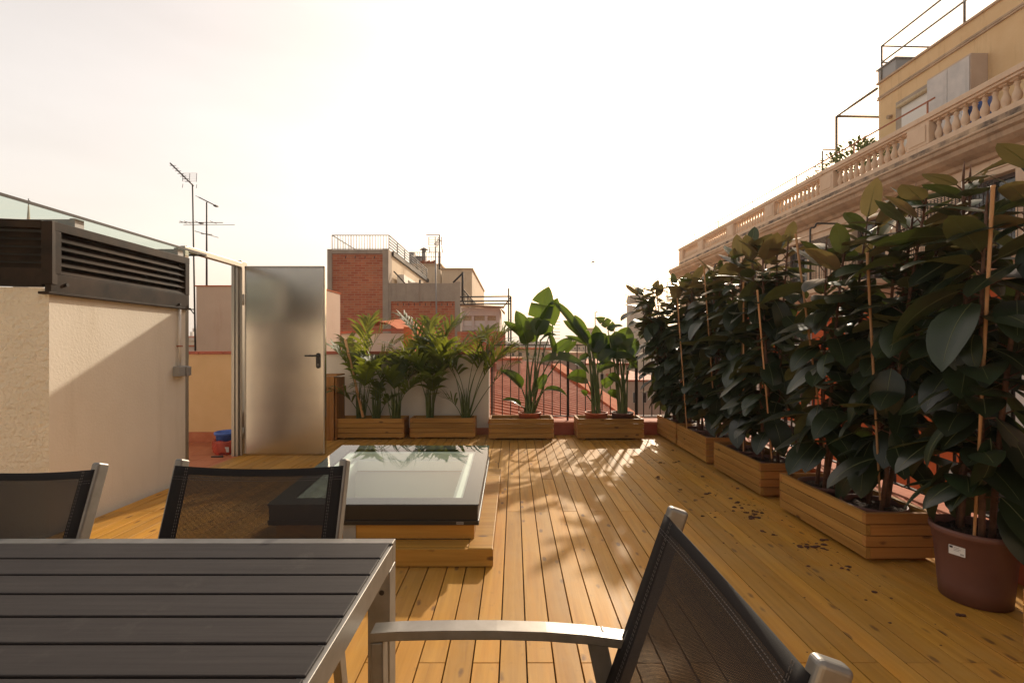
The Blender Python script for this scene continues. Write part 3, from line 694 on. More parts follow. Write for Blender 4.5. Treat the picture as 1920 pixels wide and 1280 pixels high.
for lab, x, y, bz, sd_, H, lean, stk in RL:
    t = rubber_plant(lab, x, y, bz, True, sd_, H + .07, 4, .13, .165, .262, 1.12, lean, big=1.04)
    if stk: stake_px(t, *stk)
    rp.append(t)
tbig = rubber_plant('tallest rubber plant in the big brown pot standing on the deck at the right', 2.20, 2.31, .30, True, 29, 2.13, 4, .15, .166, .345, 1.08, (.07, 0), 'rubber plants in the right hand row', 1.08)
stake_px(tbig, (1862, 350), (1826, 1018), 2.30, 2.22)
rubber_plant('rubber plant cut off by the right edge of the photo', 2.28, 1.62, .24, True, 31, 1.86, 4, .16, .165, .262, .9, (0, 0))
# paper labels on pots
def sticker(parent, c, nrm_ang, w_, h_, wm='label'):
    a_ = R(nrm_ang); n = Vector((math.cos(a_), math.sin(a_), -.08)).normalized(); u = Vector((-math.sin(a_), math.cos(a_), 0)); v = n.cross(u); v = Vector((0, 0, 1))
    def q(mb, u0, u1, v0, v1, e, m):
        mb.quad(*[Vector(c) + u*uu + v*vv + n*e for uu, vv in ((u0, v0), (u1, v0), (u1, v1), (u0, v1))], m=m)
    mb = MB(); q(mb, -w_/2, w_/2, -h_/2, h_/2, 0, 0); q(mb, -w_*.45, -w_*.25, h_*.18, h_*.42, .0006, 1)
    for k in range(3): q(mb, -w_*.2, w_*(.15+.1*(k % 2)), h_*(.28-.16*k), h_*(.34-.16*k), .0006, 2)
    q(mb, w_*.2, w_*.42, -h_*.38, -h_*.2, .0006, 2)
    return mb.build('label', [M['label_w'], M['label_b'], M['label_g']], parent)
ang = math.degrees(math.atan2(-2.31, -2.20)) - 22
r_ = .161
sticker(tbig, (math.cos(R(ang))*r_, math.sin(R(ang))*r_, .255), ang, .062, .042)
sticker(rp[7], (-.158, -.06, .235), 200, .05, .03)
pp = [o for o in bpy.data.objects if o.name.startswith('planter_box') and abs(o.location.y - 1.42) < .05][0]
mb = MB(); mb.quad(*[(x, .2015, z) for x, z in ((.385, .09), (.425, .09), (.425, .15), (.385, .15))]); mb.build('label', M['label_w'], pp)

# ------------------------------------------------------------ palms (kentia)
def frond(mb, p0, az, el0, length, droop, n_leaf=22, LL=.34, ws=.026, rnd=random):
    d = Vector((math.cos(az)*math.cos(el0), math.sin(az)*math.cos(el0), math.sin(el0)))
    side = d.cross(Vector((0, 0, 1))).normalized()
    pts = [Vector(p0)]; dirs = [d.copy()]; N_ = 16; dd = d.copy()
    for i in range(N_):
        f_ = i/N_; rot = Matrix.Rotation(-droop*(f_**1.3)*2/N_, 3, side); dd = rot @ dd; pts.append(pts[-1] + dd*length/N_); dirs.append(dd.copy())
    mb.tube(pts, [.008*(1-.82*i/N_) for i in range(N_+1)], 5, m=1, cap=False)
    for i in range(n_leaf):
        f_ = .55 + .45*(i+.5)/n_leaf; g = f_*N_; k = min(N_-1, int(g)); p = pts[k].lerp(pts[k+1], g-k); dr = dirs[k]
        nn = side.cross(dr).normalized()
        for sg in (-1, 1):
            fw = .95 + 1.5*(f_-.55)*2.2 + rnd.uniform(-.25, .25)
            ld = (dr*fw + side*sg*1.0 + nn*rnd.uniform(.3, 1.0)).normalized()
            l_ = LL*1.15*(1 - .35*abs(f_-.78)/.22)*rnd.uniform(.8, 1.15)
            q = Vector(p); cd = ld.copy(); w_ = ws*rnd.uniform(.8, 1.15)
            sdx = cd.cross(nn).normalized(); base = len(mb.v)
            cur = rnd.uniform(1.0, 2.4)
            for j in range(6):
                tt = j/5; wj = w_/2*(math.sin(math.pi*min(1, .12 + .88*tt*1.0))**.7 if j < 5 else .04)
                mb.v.append(tuple(q + sdx*wj)); mb.v.append(tuple(q - sdx*wj))
                cd = (cd + Vector((0, 0, -1))*cur/5*(.25 + .8*j/5)).normalized(); q = q + cd*l_/5
            for j in range(5):
                a_ = base + 2*j; mb.f.append((a_, a_+1, a_+3, a_+2)); mb.m.append(0); mb.sm.append(True)
def palm(label, px, py, Y, fr, seed, cat='palm', LL=.29):
    rnd = random.Random(seed); b = at(px, 0, Y); b.z = .19
    t = thing('kentia_palm', label, cat, (b.x, b.y, 0), 0, 'kentia palms along the white wall')
    mb = MB()
    for (az, el, ln, dr) in fr:
        o = Vector((rnd.uniform(-.05, .05), rnd.uniform(-.04, .04), .17))
        frond(mb, o, R(az), R(min(87, el+9)), ln, dr*1.05, rnd=rnd, LL=LL, n_leaf=13 if ln > .8 else 8, ws=.040)
    mb.build('fronds', [M['palm_leaf'], M['stem_green']], t)
    mb = MB()
    for k in range(6):
        a_ = k*1.05 + .4; p = Vector((math.cos(a_)*.03, math.sin(a_)*.03, .17)); mb.tube([p, p + Vector((math.cos(a_)*.02, 0, rnd.uniform(.2, .38))), p + Vector((math.cos(a_)*.035, 0, rnd.uniform(.42, .5)))], [.017, .011, .002], 7)
    mb.build('stem', M['stem_green'], t)
    return t
palm('tall thin kentia palm tied to a leaning wooden stake', 676, 0, 6.42,
     [(80, 84, 1.50, .7), (20, 82, 1.52, 1.0), (5, 74, 1.30, 1.1), (170, 76, 1.1, 1.0), (300, 66, 1.0, 1.1), (215, 60, .6, 1.1), (130, 78, 1.2, 1.0), (40, 80, 1.0, 1.2)], 1)
palm('short bushy kentia palm at the right end of the first planter', 742, 0, 6.40,
     [(60, 80, 1.15, .9), (10, 70, 1.10, 1.2), (170, 72, 1.05, 1.2), (200, 60, .75, 1.4), (330, 62, .8, 1.3), (100, 80, 1.05, 1.2), (20, 76, .85, 1.5), (250, 72, .9, 1.4)], 2)
palm('small kentia seedling between the two clumps of the first planter', 706, 0, 6.44, [(200, 66, .5, 1.2), (340, 62, .5, 1.2), (90, 80, .55, .8)], 3, LL=.17)
palm('large dense kentia palm at the left of the second planter', 806, 0, 6.44,
     [(95, 86, 1.50, .9), (20, 78, 1.50, 1.0), (160, 80, 1.5, .9), (350, 70, 1.35, 1.3), (190, 72, 1.2, 1.2), (300, 74, 1.25, 1.2), (50, 82, 1.45, .8), (20, 70, 1.5, 1.5), (240, 74, 1.1, 1.5), (320, 76, 1.2, 1.6), (110, 80, 1.3, 1.3), (280, 70, .85, 1.6)], 4, LL=.33)
palm('slender kentia palm leaning right at the end of the second planter', 873, 0, 6.44,
     [(10, 66, 1.55, .75), (350, 72, 1.45, 1.1), (30, 60, 1.35, 1.0), (170, 76, 1.35, 1.4), (190, 70, 1.3, 1.5), (0, 52, 1.2, .9), (200, 60, .5, 1.2), (20, 74, 1.35, 1.5), (160, 80, 1.2, 1.6), (340, 66, 1.25, 1.3), (60, 72, 1.45, 1.0)], 5, LL=.33)
mb = MB(); a_ = at(681, 782, 6.36); b_ = at(647, 636, 6.5); mb.bar(a_, b_, .026, .022); o = mb.build('wooden_stake', M['stake'])
tag(o, 'straight wooden stake leaning left out of the first palm planter', 'stake')

# ------------------------------------------------------------ strelitzias
def strel_prof(t):
    return (min(1, t/.14)**.55)*(1 - max(0, (t-.42)/.58)**2.6)*.98 + .02
def strelitzia(label, potpx, Y, leaves, pot_mat, pot_r, seed, gz=.0):
    rnd = random.Random(seed); random.seed(seed)
    b = at(potpx, 0, Y); t = thing('strelitzia', label, 'plant', (b.x, Y, 0), 0, 'potted strelitzias at the far railing')
    mb = MB(); r = pot_r; z0 = .06; zt = .335
    mb.lathe([(r*.74, z0), (r*.93, zt-.06), (r*.95, zt-.06), (r*.97, zt-.02), (r*1.0, zt-.018), (r*1.03, zt-.004), (r*1.0, zt), (r*.95, zt), (r*.9, zt-.03)], n=32, cap1=False); mb.build('pot', pot_mat, t)
    mb = MB(); mb.lathe([(r*.9, zt-.032), (.001, zt-.03)], n=24, cap0=False, cap1=False); o = mb.build('soil', M['soil'], t)
    mb = MB(); ms = MB()
    for i, (b0, tip, wd, dy0, dy1, bend, roll, spl) in enumerate(leaves):
        q0 = at(b0[0], b0[1], Y + dy0) - t.location; q1 = at(tip[0], tip[1], Y + dy1) - t.location
        a_ = i*2.4; root = Vector((math.cos(a_)*.05, math.sin(a_)*.05, zt-.03))
        mid_ = root.lerp(q0, .55); mid_.x = root.x + (q0.x-root.x)*.42; mid_.z += .03
        ms.tube([root, root.lerp(mid_, .5), mid_, mid_.lerp(q0, .5), q0], [.017, .014, .010, .0085, .007], 7, cap=False)
        d = q1 - q0; L_ = d.length
        upv = Vector((rnd.uniform(-.3, .3), -1, .35)) if roll is None else Vector(roll)
        ts = [0, .05, .12, .2, .3, .4, .5, .6, .7, .8, .9, .96, 1.0]
        cuts = [.34, .62, .5][:spl]
        def pr(t_, cuts=cuts):
            v_ = strel_prof(t_)
            for c in cuts:
                if abs(t_-c) < .006: v_ *= .35
            return v_
        for c in cuts: ts += [c-.02, c, c+.02]
        ts = sorted(ts)
        # start direction tilted so that the curl ends at the tip
        s_ = d.normalized().cross(upv).normalized(); d0 = Matrix.Rotation(bend*.5, 3, s_) @ d.normalized()
        blade(mb, q0, d0, upv, L_*(1.06+bend*bend*.04), wd*1.25, bend, rnd.uniform(.25, .5), prof=pr, rows_t=ts, mid=.005, wave=.10)
    ms.build('petioles', M['stem_green'], t)
    mb.build('leaves', [M['banana_leaf'], M['stem_green']], t)
    return t
mid_idx = 1
def c5(x, y): return (x/4 + 880, y/4 + 520)
strelitzia('tallest strelitzia in a terracotta pot with one upright split leaf', 993, 6.42, [
    (c5(505,440), c5(590,88), .26, .0, .05, .3, (-.35,-1,.2), 2), (c5(520,420), c5(655,170), .20, .05, 0, .25, (.5,-1,.2), 1),
    (c5(432,500), c5(355,262), .17, -.03, -.08, .5, (.3,-1,.3), 1), (c5(415,460), c5(268,335), .09, .05, -.05, .7, None, 0),
    (c5(440,480), c5(545,280), .16, .05, .1, .4, None, 0), (c5(535,480), c5(645,430), .10, 0, -.1, 1.2, (0,-.4,1), 0),
    (c5(530,650), c5(885,700), .17, -.1, -.25, 1.5, (0,-.55,1), 1), (c5(392,830), c5(248,702), .13, -.05, -.12, 1.2, (.2,-.8,.8), 0),
    (c5(560,850), c5(724,880), .09, -.08, -.15, 1.3, (0,-.5,1), 0), (c5(388,965), c5(258,915), .08, -.1, -.15, 1.3, (0,-.6,1), 0),
    (c5(600,430), c5(640,592), .09, 0, 0, .3, (1,-1,0), 0), (c5(640,560), c5(765,462), .12, .05, .05, .5, (0,-1,.3), 0),
    (c5(510,830), c5(575,730), .10, -.05, -.05, .4, None, 0), (c5(720,560), c5(800,482), .07, .1, .1, .5, None, 0)], M['pot_terra'], .15, 5)
strelitzia('strelitzia in the terracotta pot with one long folded leaf leaning left', 1118, 6.42, [
    (c5(885,500), c5(640,180), .12, 0, .05, .25, (.6,-1,.2), 0), (c5(880,470), c5(715,330), .11, .06, .05, .4, None, 1),
    (c5(890,470), c5(795,292), .13, .02, .02, .3, (-.5,-1,0), 1), (c5(960,560), c5(950,368), .15, .04, .08, .3, (.3,-1,.3), 0),
    (c5(900,540), c5(1020,430), .19, .02, .08, .3, None, 0), (c5(905,600), c5(830,620), .10, 0, -.1, .8, (0,-.8,1), 0),
    (c5(880,760), c5(745,748), .16, -.05, -.12, 1.0, (0,-1,.55), 0), (c5(880,880), c5(840,850), .06, -.05, -.08, .8, None, 0),
    (c5(960,700), c5(1090,650), .12, -.08, -.1, .8, (0,-.8,.8), 0), (c5(930,520), c5(730,440), .06, .1, .1, .6, None, 0),
    (c5(1000,810), c5(1080,760), .10, -.08, -.12, .8, None, 0), (c5(940,600), c5(1060,500), .17, .08, .05, .6, None, 0), (c5(980,640), c5(1090,560), .15, -.02, -.05, .8, (0,-.7,.7), 0), (c5(920,560), c5(990,470), .16, .1, .1, .4, None, 0)], M['pot_terra'], .15, 6)
strelitzia('strelitzia in the brown pot next to the first rubber plant', 1167, 6.42, [
    (c5(1085,400), c5(955,305), .13, .05, .1, .4, (0,-.8,.6), 2), (c5(1040,400), c5(1145,365), .13, .0, -.05, .5, (0,-.4,1), 1),
    (c5(1130,620), c5(1050,600), .10, -.05, -.1, .9, (0,-.5,1), 0), (c5(1080,600), c5(1240,612), .14, -.08, -.12, .9, (0,-.6,1), 0),
    (c5(1100,560), c5(1040,440), .20, .05, .05, .3, None, 0), (c5(1140,540), c5(1190,380), .20, .05, .05, .3, None, 0),
    (c5(1180,560), c5(1260,470), .18, 0, -.05, .5, None, 0), (c5(1200,640), c5(1250,600), .12, -.05, -.1, .6, None, 0),
    (c5(1120,790), c5(1040,740), .13, -.1, -.15, .9, (0,-.8,.8), 0), (c5(1100,880), c5(1040,860), .09, -.1, -.15, .9, None, 0), (c5(1120,520), c5(1100,410), .18, .08, .08, .4, None, 0), (c5(1160,600), c5(1230,520), .16, .04, 0, .6, (0,-.8,.6), 0), (c5(1110,580), c5(1010,520), .15, .06, .02, .7, None, 0), (c5(1190,700), c5(1260,680), .13, -.02, -.1, .9, (0,-.6,1), 0)], M['pot_brown'], .145, 7)

# ------------------------------------------------------------ skylight
sx0, sx1, sy0, sy1 = -1.396, -.20, 2.74, 4.50
t = thing('skylight', 'flat glass skylight with black frame on a low pine curb in the deck', 'skylight', ((sx0+sx1)/2, 3.6, 0)); sh = ((sx0+sx1)/2, 3.6, 0)
mb = MB(); mb.box((-1.50, 2.635, .004), (-.115, 2.665, .098)); mb.box((-1.50, 2.667, .07), (-1.366, 4.36, .1)); mb.box((-1.364, 2.667, .07), (-.254, 2.768, .101))
mb.box((-.252, 2.64, .07), (-.118, 4.37, .102)); mb.box((-.146, 2.667, .004), (-.120, 4.35, .068)); mb.box((-1.364, 4.0, .07), (-.254, 4.13, .101)); mb.box((-1.364, 4.132, .07), (-.254, 4.36, .1005))
mb.box((-1.50, 2.667, .004), (-1.474, 4.36, .068)); mb.box((-1.47, 4.335, .004), (-.15, 4.36, .068)); mb.build('plinth', M['curb_x'], t, bevel=.003, shift=sh)
mb = MB(); mb.box((-1.364, 2.77, .103), (-.229, 2.80, .187))
for x in (-.256, -1.364):
    n0 = len(mb.v); mb.v += [(x, 2.802, .103), (x+.027, 2.802, .103), (x+.027, 3.92, .103), (x, 3.92, .103), (x, 2.802, .19), (x+.027, 2.802, .19), (x+.027, 3.92, .293), (x, 3.92, .293)]
    for f in ((0,3,2,1),(4,5,6,7),(0,1,5,4),(1,2,6,5),(2,3,7,6),(3,0,4,7)): mb.f.append(tuple(n0+i for i in f)); mb.m.append(0); mb.sm.append(False)
mb.box((-1.335, 3.89, .103), (-.258, 3.92, .29)); mb.build('curb', M['curb_x'], t, bevel=.002, shift=sh)
mb = MB(); mb.box((-.98, 2.764, .102), (-.905, 2.769, .187)); mb.build('bracket', M['rail_grey'], t, shift=sh)
TL = Matrix.Translation((0, sy0, .19)) @ Matrix.Rotation(R(4.3), 4, 'X')
def tring(mb, xa, xb, ya, yb, w_, z0, z1):
    for a_, b_ in (((xa, ya, z0), (xb, ya+w_, z1)), ((xa, yb-w_, z0), (xb, yb, z1)), ((xa, ya+w_, z0), (xa+w_, yb-w_, z1)), ((xb-w_, ya+w_, z0), (xb, yb-w_, z1))): mb.box(a_, b_, 0, TL)
def ring(mb, xa, xb, ya, yb, w_, z0, z1):
    mb.box((xa, ya, z0), (xb, ya+w_, z1)); mb.box((xa, yb-w_, z0), (xb, yb, z1)); mb.box((xa, ya+w_, z0), (xa+w_, yb-w_, z1)); mb.box((xb-w_, ya+w_, z0), (xb, yb-w_, z1))
LY = 1.20
mb = MB(); tring(mb, sx0, sx1, 0, LY, .03, 0, .027); tring(mb, sx0+.006, sx1-.006, .006, LY-.006, .035, .0272, .112); mb.build('frame', M['black'], t, bevel=.002, shift=sh)
mb = MB(); tring(mb, sx0+.001, sx1-.001, .001, LY-.001, .10, .1125, .120); mb.build('glass_border', M['ceramic'], t, shift=sh)
mb = MB(); mb.quad(*[TL @ Vector(q) for q in ((sx0, 0, .123), (sx1, 0, .123), (sx1, LY, .123), (sx0, LY, .123))]); mb.build('glass_pane', M['glass'], t, shift=sh)
mb = MB(); tring(mb, sx0+.10, sx1-.10, .10, LY-.10, .05, .03, .10); tring(mb, sx0+.152, sx1-.152, .152, LY-.152, .03, -.03, .05); mb.build('inner_sash', M['white_paint'], t, bevel=.003, shift=sh)
mb = MB(); ring(mb, -1.30, -.29, 2.835, 3.90, .028, -.45, .20); mb.build('shaft_lining', M['white_paint'], t, shift=sh)
mb = MB(); mb.box((-1.30, 2.83, -.48), (-.29, 3.93, -.455)); mb.build('shaft_floor', M['white_paint'], t, shift=sh)  # stand-in white floor, raised close under the glass to brighten the interior
mb = MB(); a_ = at(856, 982, sy0); b_ = at(869, 982, sy0); z = .2035
mb.box((a_.x, sy0-.0022, z-.007), (b_.x, sy0-.0006, z+.007), m=0)
for k in range(5):
    u = a_.x + (b_.x-a_.x)*(.12 + .165*k); mb.box((u, sy0-.0028, z-.0045), (u+.0035, sy0-.0023, z+.0045), m=1)
mb.build('maker_plate', [M['rail_grey'], M['label_b']], t, shift=sh)

# ------------------------------------------------------------ table
t = thing('garden_table', 'dark slatted garden table with aluminium frame in the left foreground', 'table', (-1.08, .71, 0)); sh = (-1.08, .71, 0)
tx0, tx1, ty0, ty1, tz = -1.90, -.284, .25, 1.160, .74
mb = MB(); mb.box((tx0, ty1-.028, tz-.05), (tx1, ty1, tz+.001)); mb.box((tx0, ty0, tz-.05), (tx1, ty0+.028, tz+.001))
mb.box((tx1-.022, ty0+.028, tz-.052), (tx1, ty1-.028, tz-.004)); mb.box((tx0, ty0+.028, tz-.052), (tx0+.022, ty1-.028, tz-.004)); mb.build('frame', M['alu'], t, bevel=.0015, shift=sh)
ys = [1.138] + [1.0535 - .0757*k for k in range(11)]
for k in range(len(ys)-1):
    mb = MB(); mb.box((tx0+.006, ys[k+1]+.003, tz-.017), (tx1-.0085, ys[k]-.003, tz)); mb.build('slat', M['slat'], t, bevel=.002, shift=sh)
mb = MB(); mb.box((tx0+.5, ty0+.03, tz-.045), (tx0+.54, ty1-.03, tz-.02)); mb.box((tx1-.54, ty0+.03, tz-.045), (tx1-.5, ty1-.03, tz-.02)); mb.build('crossbar', M['alu'], t, shift=sh)
mb0 = MB(); mb0.box((-.036, -.028, 0), (0, .028, tz-.052)); mb0.box((-.058, -.028, 0), (-.0365, -.008, tz-.052))
first = None
for (x, y, m_) in ((tx1, ty1-.029, 1), (tx0+.0, ty1-.029, -1), (tx1, ty0+.029, 1), (tx0, ty0+.029, -1)):
    mb = MB()
    xs = (x-.05, x) if m_ > 0 else (x, x+.05)
    mb.box((xs[0], y-.028, .0), (xs[1], y+.028, tz-.053)); lg = mb.build('leg', M['alu'], t, bevel=.002, shift=sh)
mb = MB(); mb.tube([(tx1-.018, ty1-.058, .64), (tx1-.018, ty1-.0535, .64)], .006, 10); mb.build('bolt', M['iron'], t, shift=sh)

# ------------------------------------------------------------ chairs
def chair(label, loc, rz):
    t = thing('garden_chair', label, 'chair', loc, rz, 'black mesh garden chairs around the table')
    W2 = .235
    def post(s_, z): return Vector((s_*W2, .1 + (z-.40)*.349, z))
    for s_ in (-1, 1):
        mb = MB(); mb.bar(post(s_, .40), post(s_, .875), .022, .040, up=(0, 1, 0)); mb.build('back_post', M['alu'], t, bevel=.007, seg=4)
        pts = [Vector((s_*(W2+.014), -.345, .628)), Vector((s_*(W2+.014), -.20, .633)), Vector((s_*(W2+.014), .0, .630)), Vector((s_*(W2+.012), .16, .614))]
        mb = MB()
        prof = [(y, z) for y, z in ((-.352, .628), (-.30, .632), (-.2, .634), (-.1, .634), (0, .631), (.08, .625), (.165, .614))]
        rows = []
        for y, z in prof: rows.append([(s_*(W2-.006), y, z-.0), (s_*(W2+.034), y, z), (s_*(W2+.034), y, z-.02), (s_*(W2-.006), y, z-.02), (s_*(W2-.006), y, z)])
        if s_ < 0: rows = [list(reversed(r)) for r in rows]
        mb.grid(rows, sm=False); mb.quad(*[rows[0][k] for k in (3, 2, 1, 0)]); mb.quad(*[rows[-1][k] for k in (0, 1, 2, 3)])
        mb.build('armrest', M['alu'], t, bevel=.003)
        mb = MB(); mb.bar((s_*(W2+.014), -.34, .609), (s_*(W2+.014), -.33, 0), .040, .024, up=(0, 1, 0)); mb.build('leg', M['alu'], t, bevel=.003)
        mb = MB(); mb.bar((s_*(W2+.022), .10, .618), (s_*(W2+.022), .235, 0), .022, .040, up=(0, 1, 0)); mb.build('leg', M['alu'], t, bevel=.003)
        mb = MB(); mb.bar((s_*W2, -.30, .43), (s_*W2, .11, .40), .022, .035, up=(0, 0, 1)); mb.build('seat_rail', M['alu'], t, bevel=.003)
    mb = MB(); mb.bar((-W2, -.27, .41), (W2, -.27, .41), .02, .02); mb.build('crossbar', M['alu'], t)
    mb = MB(); p = post(-1, .46); q = post(1, .46); mb.bar(p + Vector((.012, .02, 0)), q + Vector((-.012, .02, 0)), .018, .018); mb.build('crossbar', M['alu'], t)
    # back fabric
    def sheet(name, fn, nu, nv, hu, hv, wrap=True):
        mb = MB(); rows = []
        for j in range(nv+1): rows.append([fn(i/nu, j/nv) for i in range(nu+1)])
        def mf(i, j): return 1 if (j < hu or j >= nu-hu or i >= nv-hv or i < 1) else 0
        mb.grid(rows, mf=mf); o = mb.build(name, [M['mesh'], M['hem']], t)
        uv = o.data.uv_layers.new(name='UVMap'); vs = o.data.vertices
        for lp in o.data.loops:
            c = vs[lp.vertex_index].co; uv.data[lp.index].uv = (c.x, math.hypot(c.y - c.z*0, 0) + c.z)
        so = o.modifiers.new('thickness', 'SOLIDIFY'); so.thickness = .0018; so.offset = 0
        return o
    dz = .868-.40
    def fb(u, v):
        x = (u-.5)*2*(W2+.004); e = 1-(2*u-1)**2
        z = .395 + v*dz - .014*e*(v**3); p = post(1, z); wrapf = -.022
        return Vector((x, p.y + wrapf + .028*e*(1-abs(v-.5)*.6), z))
    sheet('back_fabric', fb, 24, 22, 2, 1)
    def fs(u, v):
        x = (u-.5)*2*(W2+.004); e = 1-(2*u-1)**2; y = -.30 + v*.41
        return Vector((x, y, .45 - .03*v - .03*e))
    sheet('seat_fabric', fs, 20, 16, 1, 1)
    mb = MB()                                      # stitch lines along the hems
    for uu in (.062, .072, .938, .928):
        for k in range(60):
            v0, v1 = k/60, (k+.62)/60
            for sgn in (-1, 1):
                off = Vector((0, sgn*.0016, 0)); a_ = fb(uu, v0) + off; b_ = fb(uu, v1) + off; mb.bar(a_, b_, .0011, .0006)
    for vv in (.928, .942):
        for k in range(64):
            u0, u1 = k/64, (k+.62)/64
            for sgn in (-1, 1):
                off = Vector((0, sgn*.0016, 0)); mb.bar(fb(u0, vv) + off, fb(u1, vv) + off, .0011, .0006)
    mb.build('stitching', M['thread'], t)
    return t
chair('black mesh chair at the far side of the table, in front of the skylight', (-.724, 1.135, 0), 0)
chair('black mesh chair cut off by the left edge of the photo', (-1.392, 1.09, 0), 0)
c3 = chair('black mesh chair at the end of the table, nearest the camera at lower right', (.065, .737, 0), R(-90))

# ------------------------------------------------------------ bucket, litter, dirt
bx = at(426, 0, 6.0).x; by = 6.0; bz = -.115
t = thing('bucket', 'blue bucket wrapped in a red plastic bag on the tiles behind the door frame', 'bucket', (bx, by, bz)); 
mb = MB(); mb.lathe([(.10, 0), (.125, .23), (.14, .235), (.145, .26), (.135, .27), (.12, .25), (.11, .15)], n=28, cap1=False); mb.build('body', M['blue'], t)
mb = MB(); random.seed(8)
rows = []
for j, (r, z) in enumerate([(.12, .003), (.145, .03), (.15, .07), (.150, .11), (.156, .15), (.15, .175), (.138, .165)]):
    rr = []
    for k in range(33):
        a_ = 2*math.pi*(k % 32)/32; q = r*(1 + .06*math.sin(5*a_+j) + .04*math.sin(11*a_+2*j)); rr.append((q*math.cos(a_), q*math.sin(a_), z + .008*math.sin(7*a_)))
    rows.append(rr)
mb.grid(rows); mb.build('bag', M['bag'], t)
mb = MB(); mb.box((-.02, -.137, .04), (.10, -.134, .10), m=0); mb.build('sticker', M['label_g'], t)
mb = MB(); p = at(403, 0, 5.75); mb.box((p.x-.05, p.y, -.114), (p.x+.05, p.y+.03, -.10)); mb.tube([(p.x+.03, p.y+.015, -.107), (p.x+.09, p.y+.015, -.107)], .012, 8)
tag(mb.build('paint_brush', M['black'], bevel=.003), 'small black brush lying on the red tiles beside the bucket', 'brush')

mb = MB(); random.seed(21)
def clod(mb, x, y, r, z=.001):
    n_ = 7; base = len(mb.v); hh = r*random.uniform(.25, .5)
    for q, zz in ((1, 0), (.75, hh), (.2, hh*1.3)):
        for k in range(n_):
            a_ = 2*math.pi*k/n_; rr = r*q*random.uniform(.6, 1.25); mb.v.append((x + rr*math.cos(a_)*1.3, y + rr*math.sin(a_), z + zz))
    for i in range(2):
        for k in range(n_): mb.f.append((base+i*n_+k, base+i*n_+(k+1) % n_, base+(i+1)*n_+(k+1) % n_, base+(i+1)*n_+k)); mb.m.append(0); mb.sm.append(False)
    mb.f.append(tuple(base+2*n_+k for k in range(n_))); mb.m.append(0); mb.sm.append(False)
def P0(px, py): Y = CH*F/(py-CY); return (px-CX)*Y/F, Y
for (px_, py_, n_, s_) in ((1408, 958, 22, 26), (1425, 960, 14, 12), (1520, 1022, 16, 18), (1323, 924, 14, 22), (1362, 917, 10, 18), (1390, 942, 10, 14), (1270, 864, 4, 3), (1240, 868, 4, 4), (1232, 896, 3, 6),
                           (1310, 895, 6, 12), (1440, 1000, 6, 14), (1545, 1030, 6, 8), (1798, 1154, 4, 5), (1410, 970, 8, 6), (1260, 845, 5, 6), (1350, 960, 5, 20), (1480, 960, 12, 30), (1560, 1060, 6, 30), (1700, 1110, 5, 40), (1740,1120,3,10)):
    for _ in range(n_):
        x, y = P0(px_ + random.gauss(0, s_), py_ + random.gauss(0, s_*.25))
        if x > 1.93 and y > 1.9: continue
        clod(mb, x, y, random.choice((.003, .004, .006, .009, .014))*random.uniform(.8, 1.2))
for _ in range(170):
    x = random.uniform(.9, 1.93); y = random.uniform(1.4, 6.2)
    if random.random() > (x-.6)/1.4: continue
    clod(mb, x, y, random.choice((.002, .003, .004, .006)))
for px_, py_ in ((1408, 972), (1425, 970), (1798, 1154), (1270, 866), (1530, 1024), (1545, 1022), (1541, 1012), (1236, 896)):
    for _ in range(3):
        x, y = P0(px_ + random.gauss(0, 4), py_ + random.gauss(0, 1)); clod(mb, x, y, .013)
tag(mb.build('spilled_soil', M['litter']), 'dark crumbs of potting soil scattered on the deck beside the right planters', 'soil', kind='stuff')

# ------------------------------------------------------------ facade across the street (local +y runs away along it, -x is the street side)
fac = thing('facade_building', 'long ornate stone building across the street with a balustrade along its roof', 'building', (10.63, 0, 0), math.atan(.0325))
PC = [-1.0, 2.35, 5.65, 8.9, 12.2, 15.6, 18.9, 22.1, 25.35, 28.05]; YE = 28.35
bays = [(PC[i]+PC[i+1])/2 for i in range(len(PC)-1)]
WT = 4.85; WB = 2.95
def wall_open(name, mat, y0, y1, z0, z1, ops, thick=.3, x=0):
    mb = MB(); ys = sorted({y0, y1} | {o[0] for o in ops} | {o[1] for o in ops}); zs = sorted({z0, z1} | {o[2] for o in ops} | {o[3] for o in ops})
    for ya, yb in zip(ys[:-1], ys[1:]):
        for za, zb in zip(zs[:-1], zs[1:]):
            if any(o[0] <= ya and yb <= o[1] and o[2] <= za and zb <= o[3] for o in ops): continue
            mb.box((x, ya, za), (x+thick, yb, zb))
    return mb.build(name, mat, fac)
ops = [(b-.62, b+.62, WB, WT) for b in bays]
wall_open('upper_wall', M['stone'], -6, YE, 2.62, 5.22, ops)
mb = MB(); mb.box((.3, -6, -15.8), (12, YE, 6.1)); mb.build('rear_volume', M['stone'], fac)
ops2 = []
for b in bays:
    for f_ in range(5): ops2.append((b-.62, b+.62, -.75-3.4*f_, 1.75-3.4*f_))
wall_open('lower_wall', M['orange'], -6, YE, -15.9, 2.44, ops2)
mb = MB()
for z in (2.44,): mb.box((-.07, -6, z), (.3, YE+.05, z+.18))
mb.box((-.06, -6, 4.98), (-.001, YE+.05, 5.06)); mb.box((-.02, -6, 3.65), (-.0005, YE, 3.66)); mb.build('string_course', M['stone'], fac, bevel=.01)
# groove lines of the ashlar
mb = MB()
for z in (4.45, 4.0, 3.55, 3.1):
    for i, b in enumerate(bays[:-1]): mb.box((-.004, b+.86, z), (-.0005, bays[i+1]-.86, z+.02))
mb.build('ashlar_groove', M['stone_dirty'], fac)
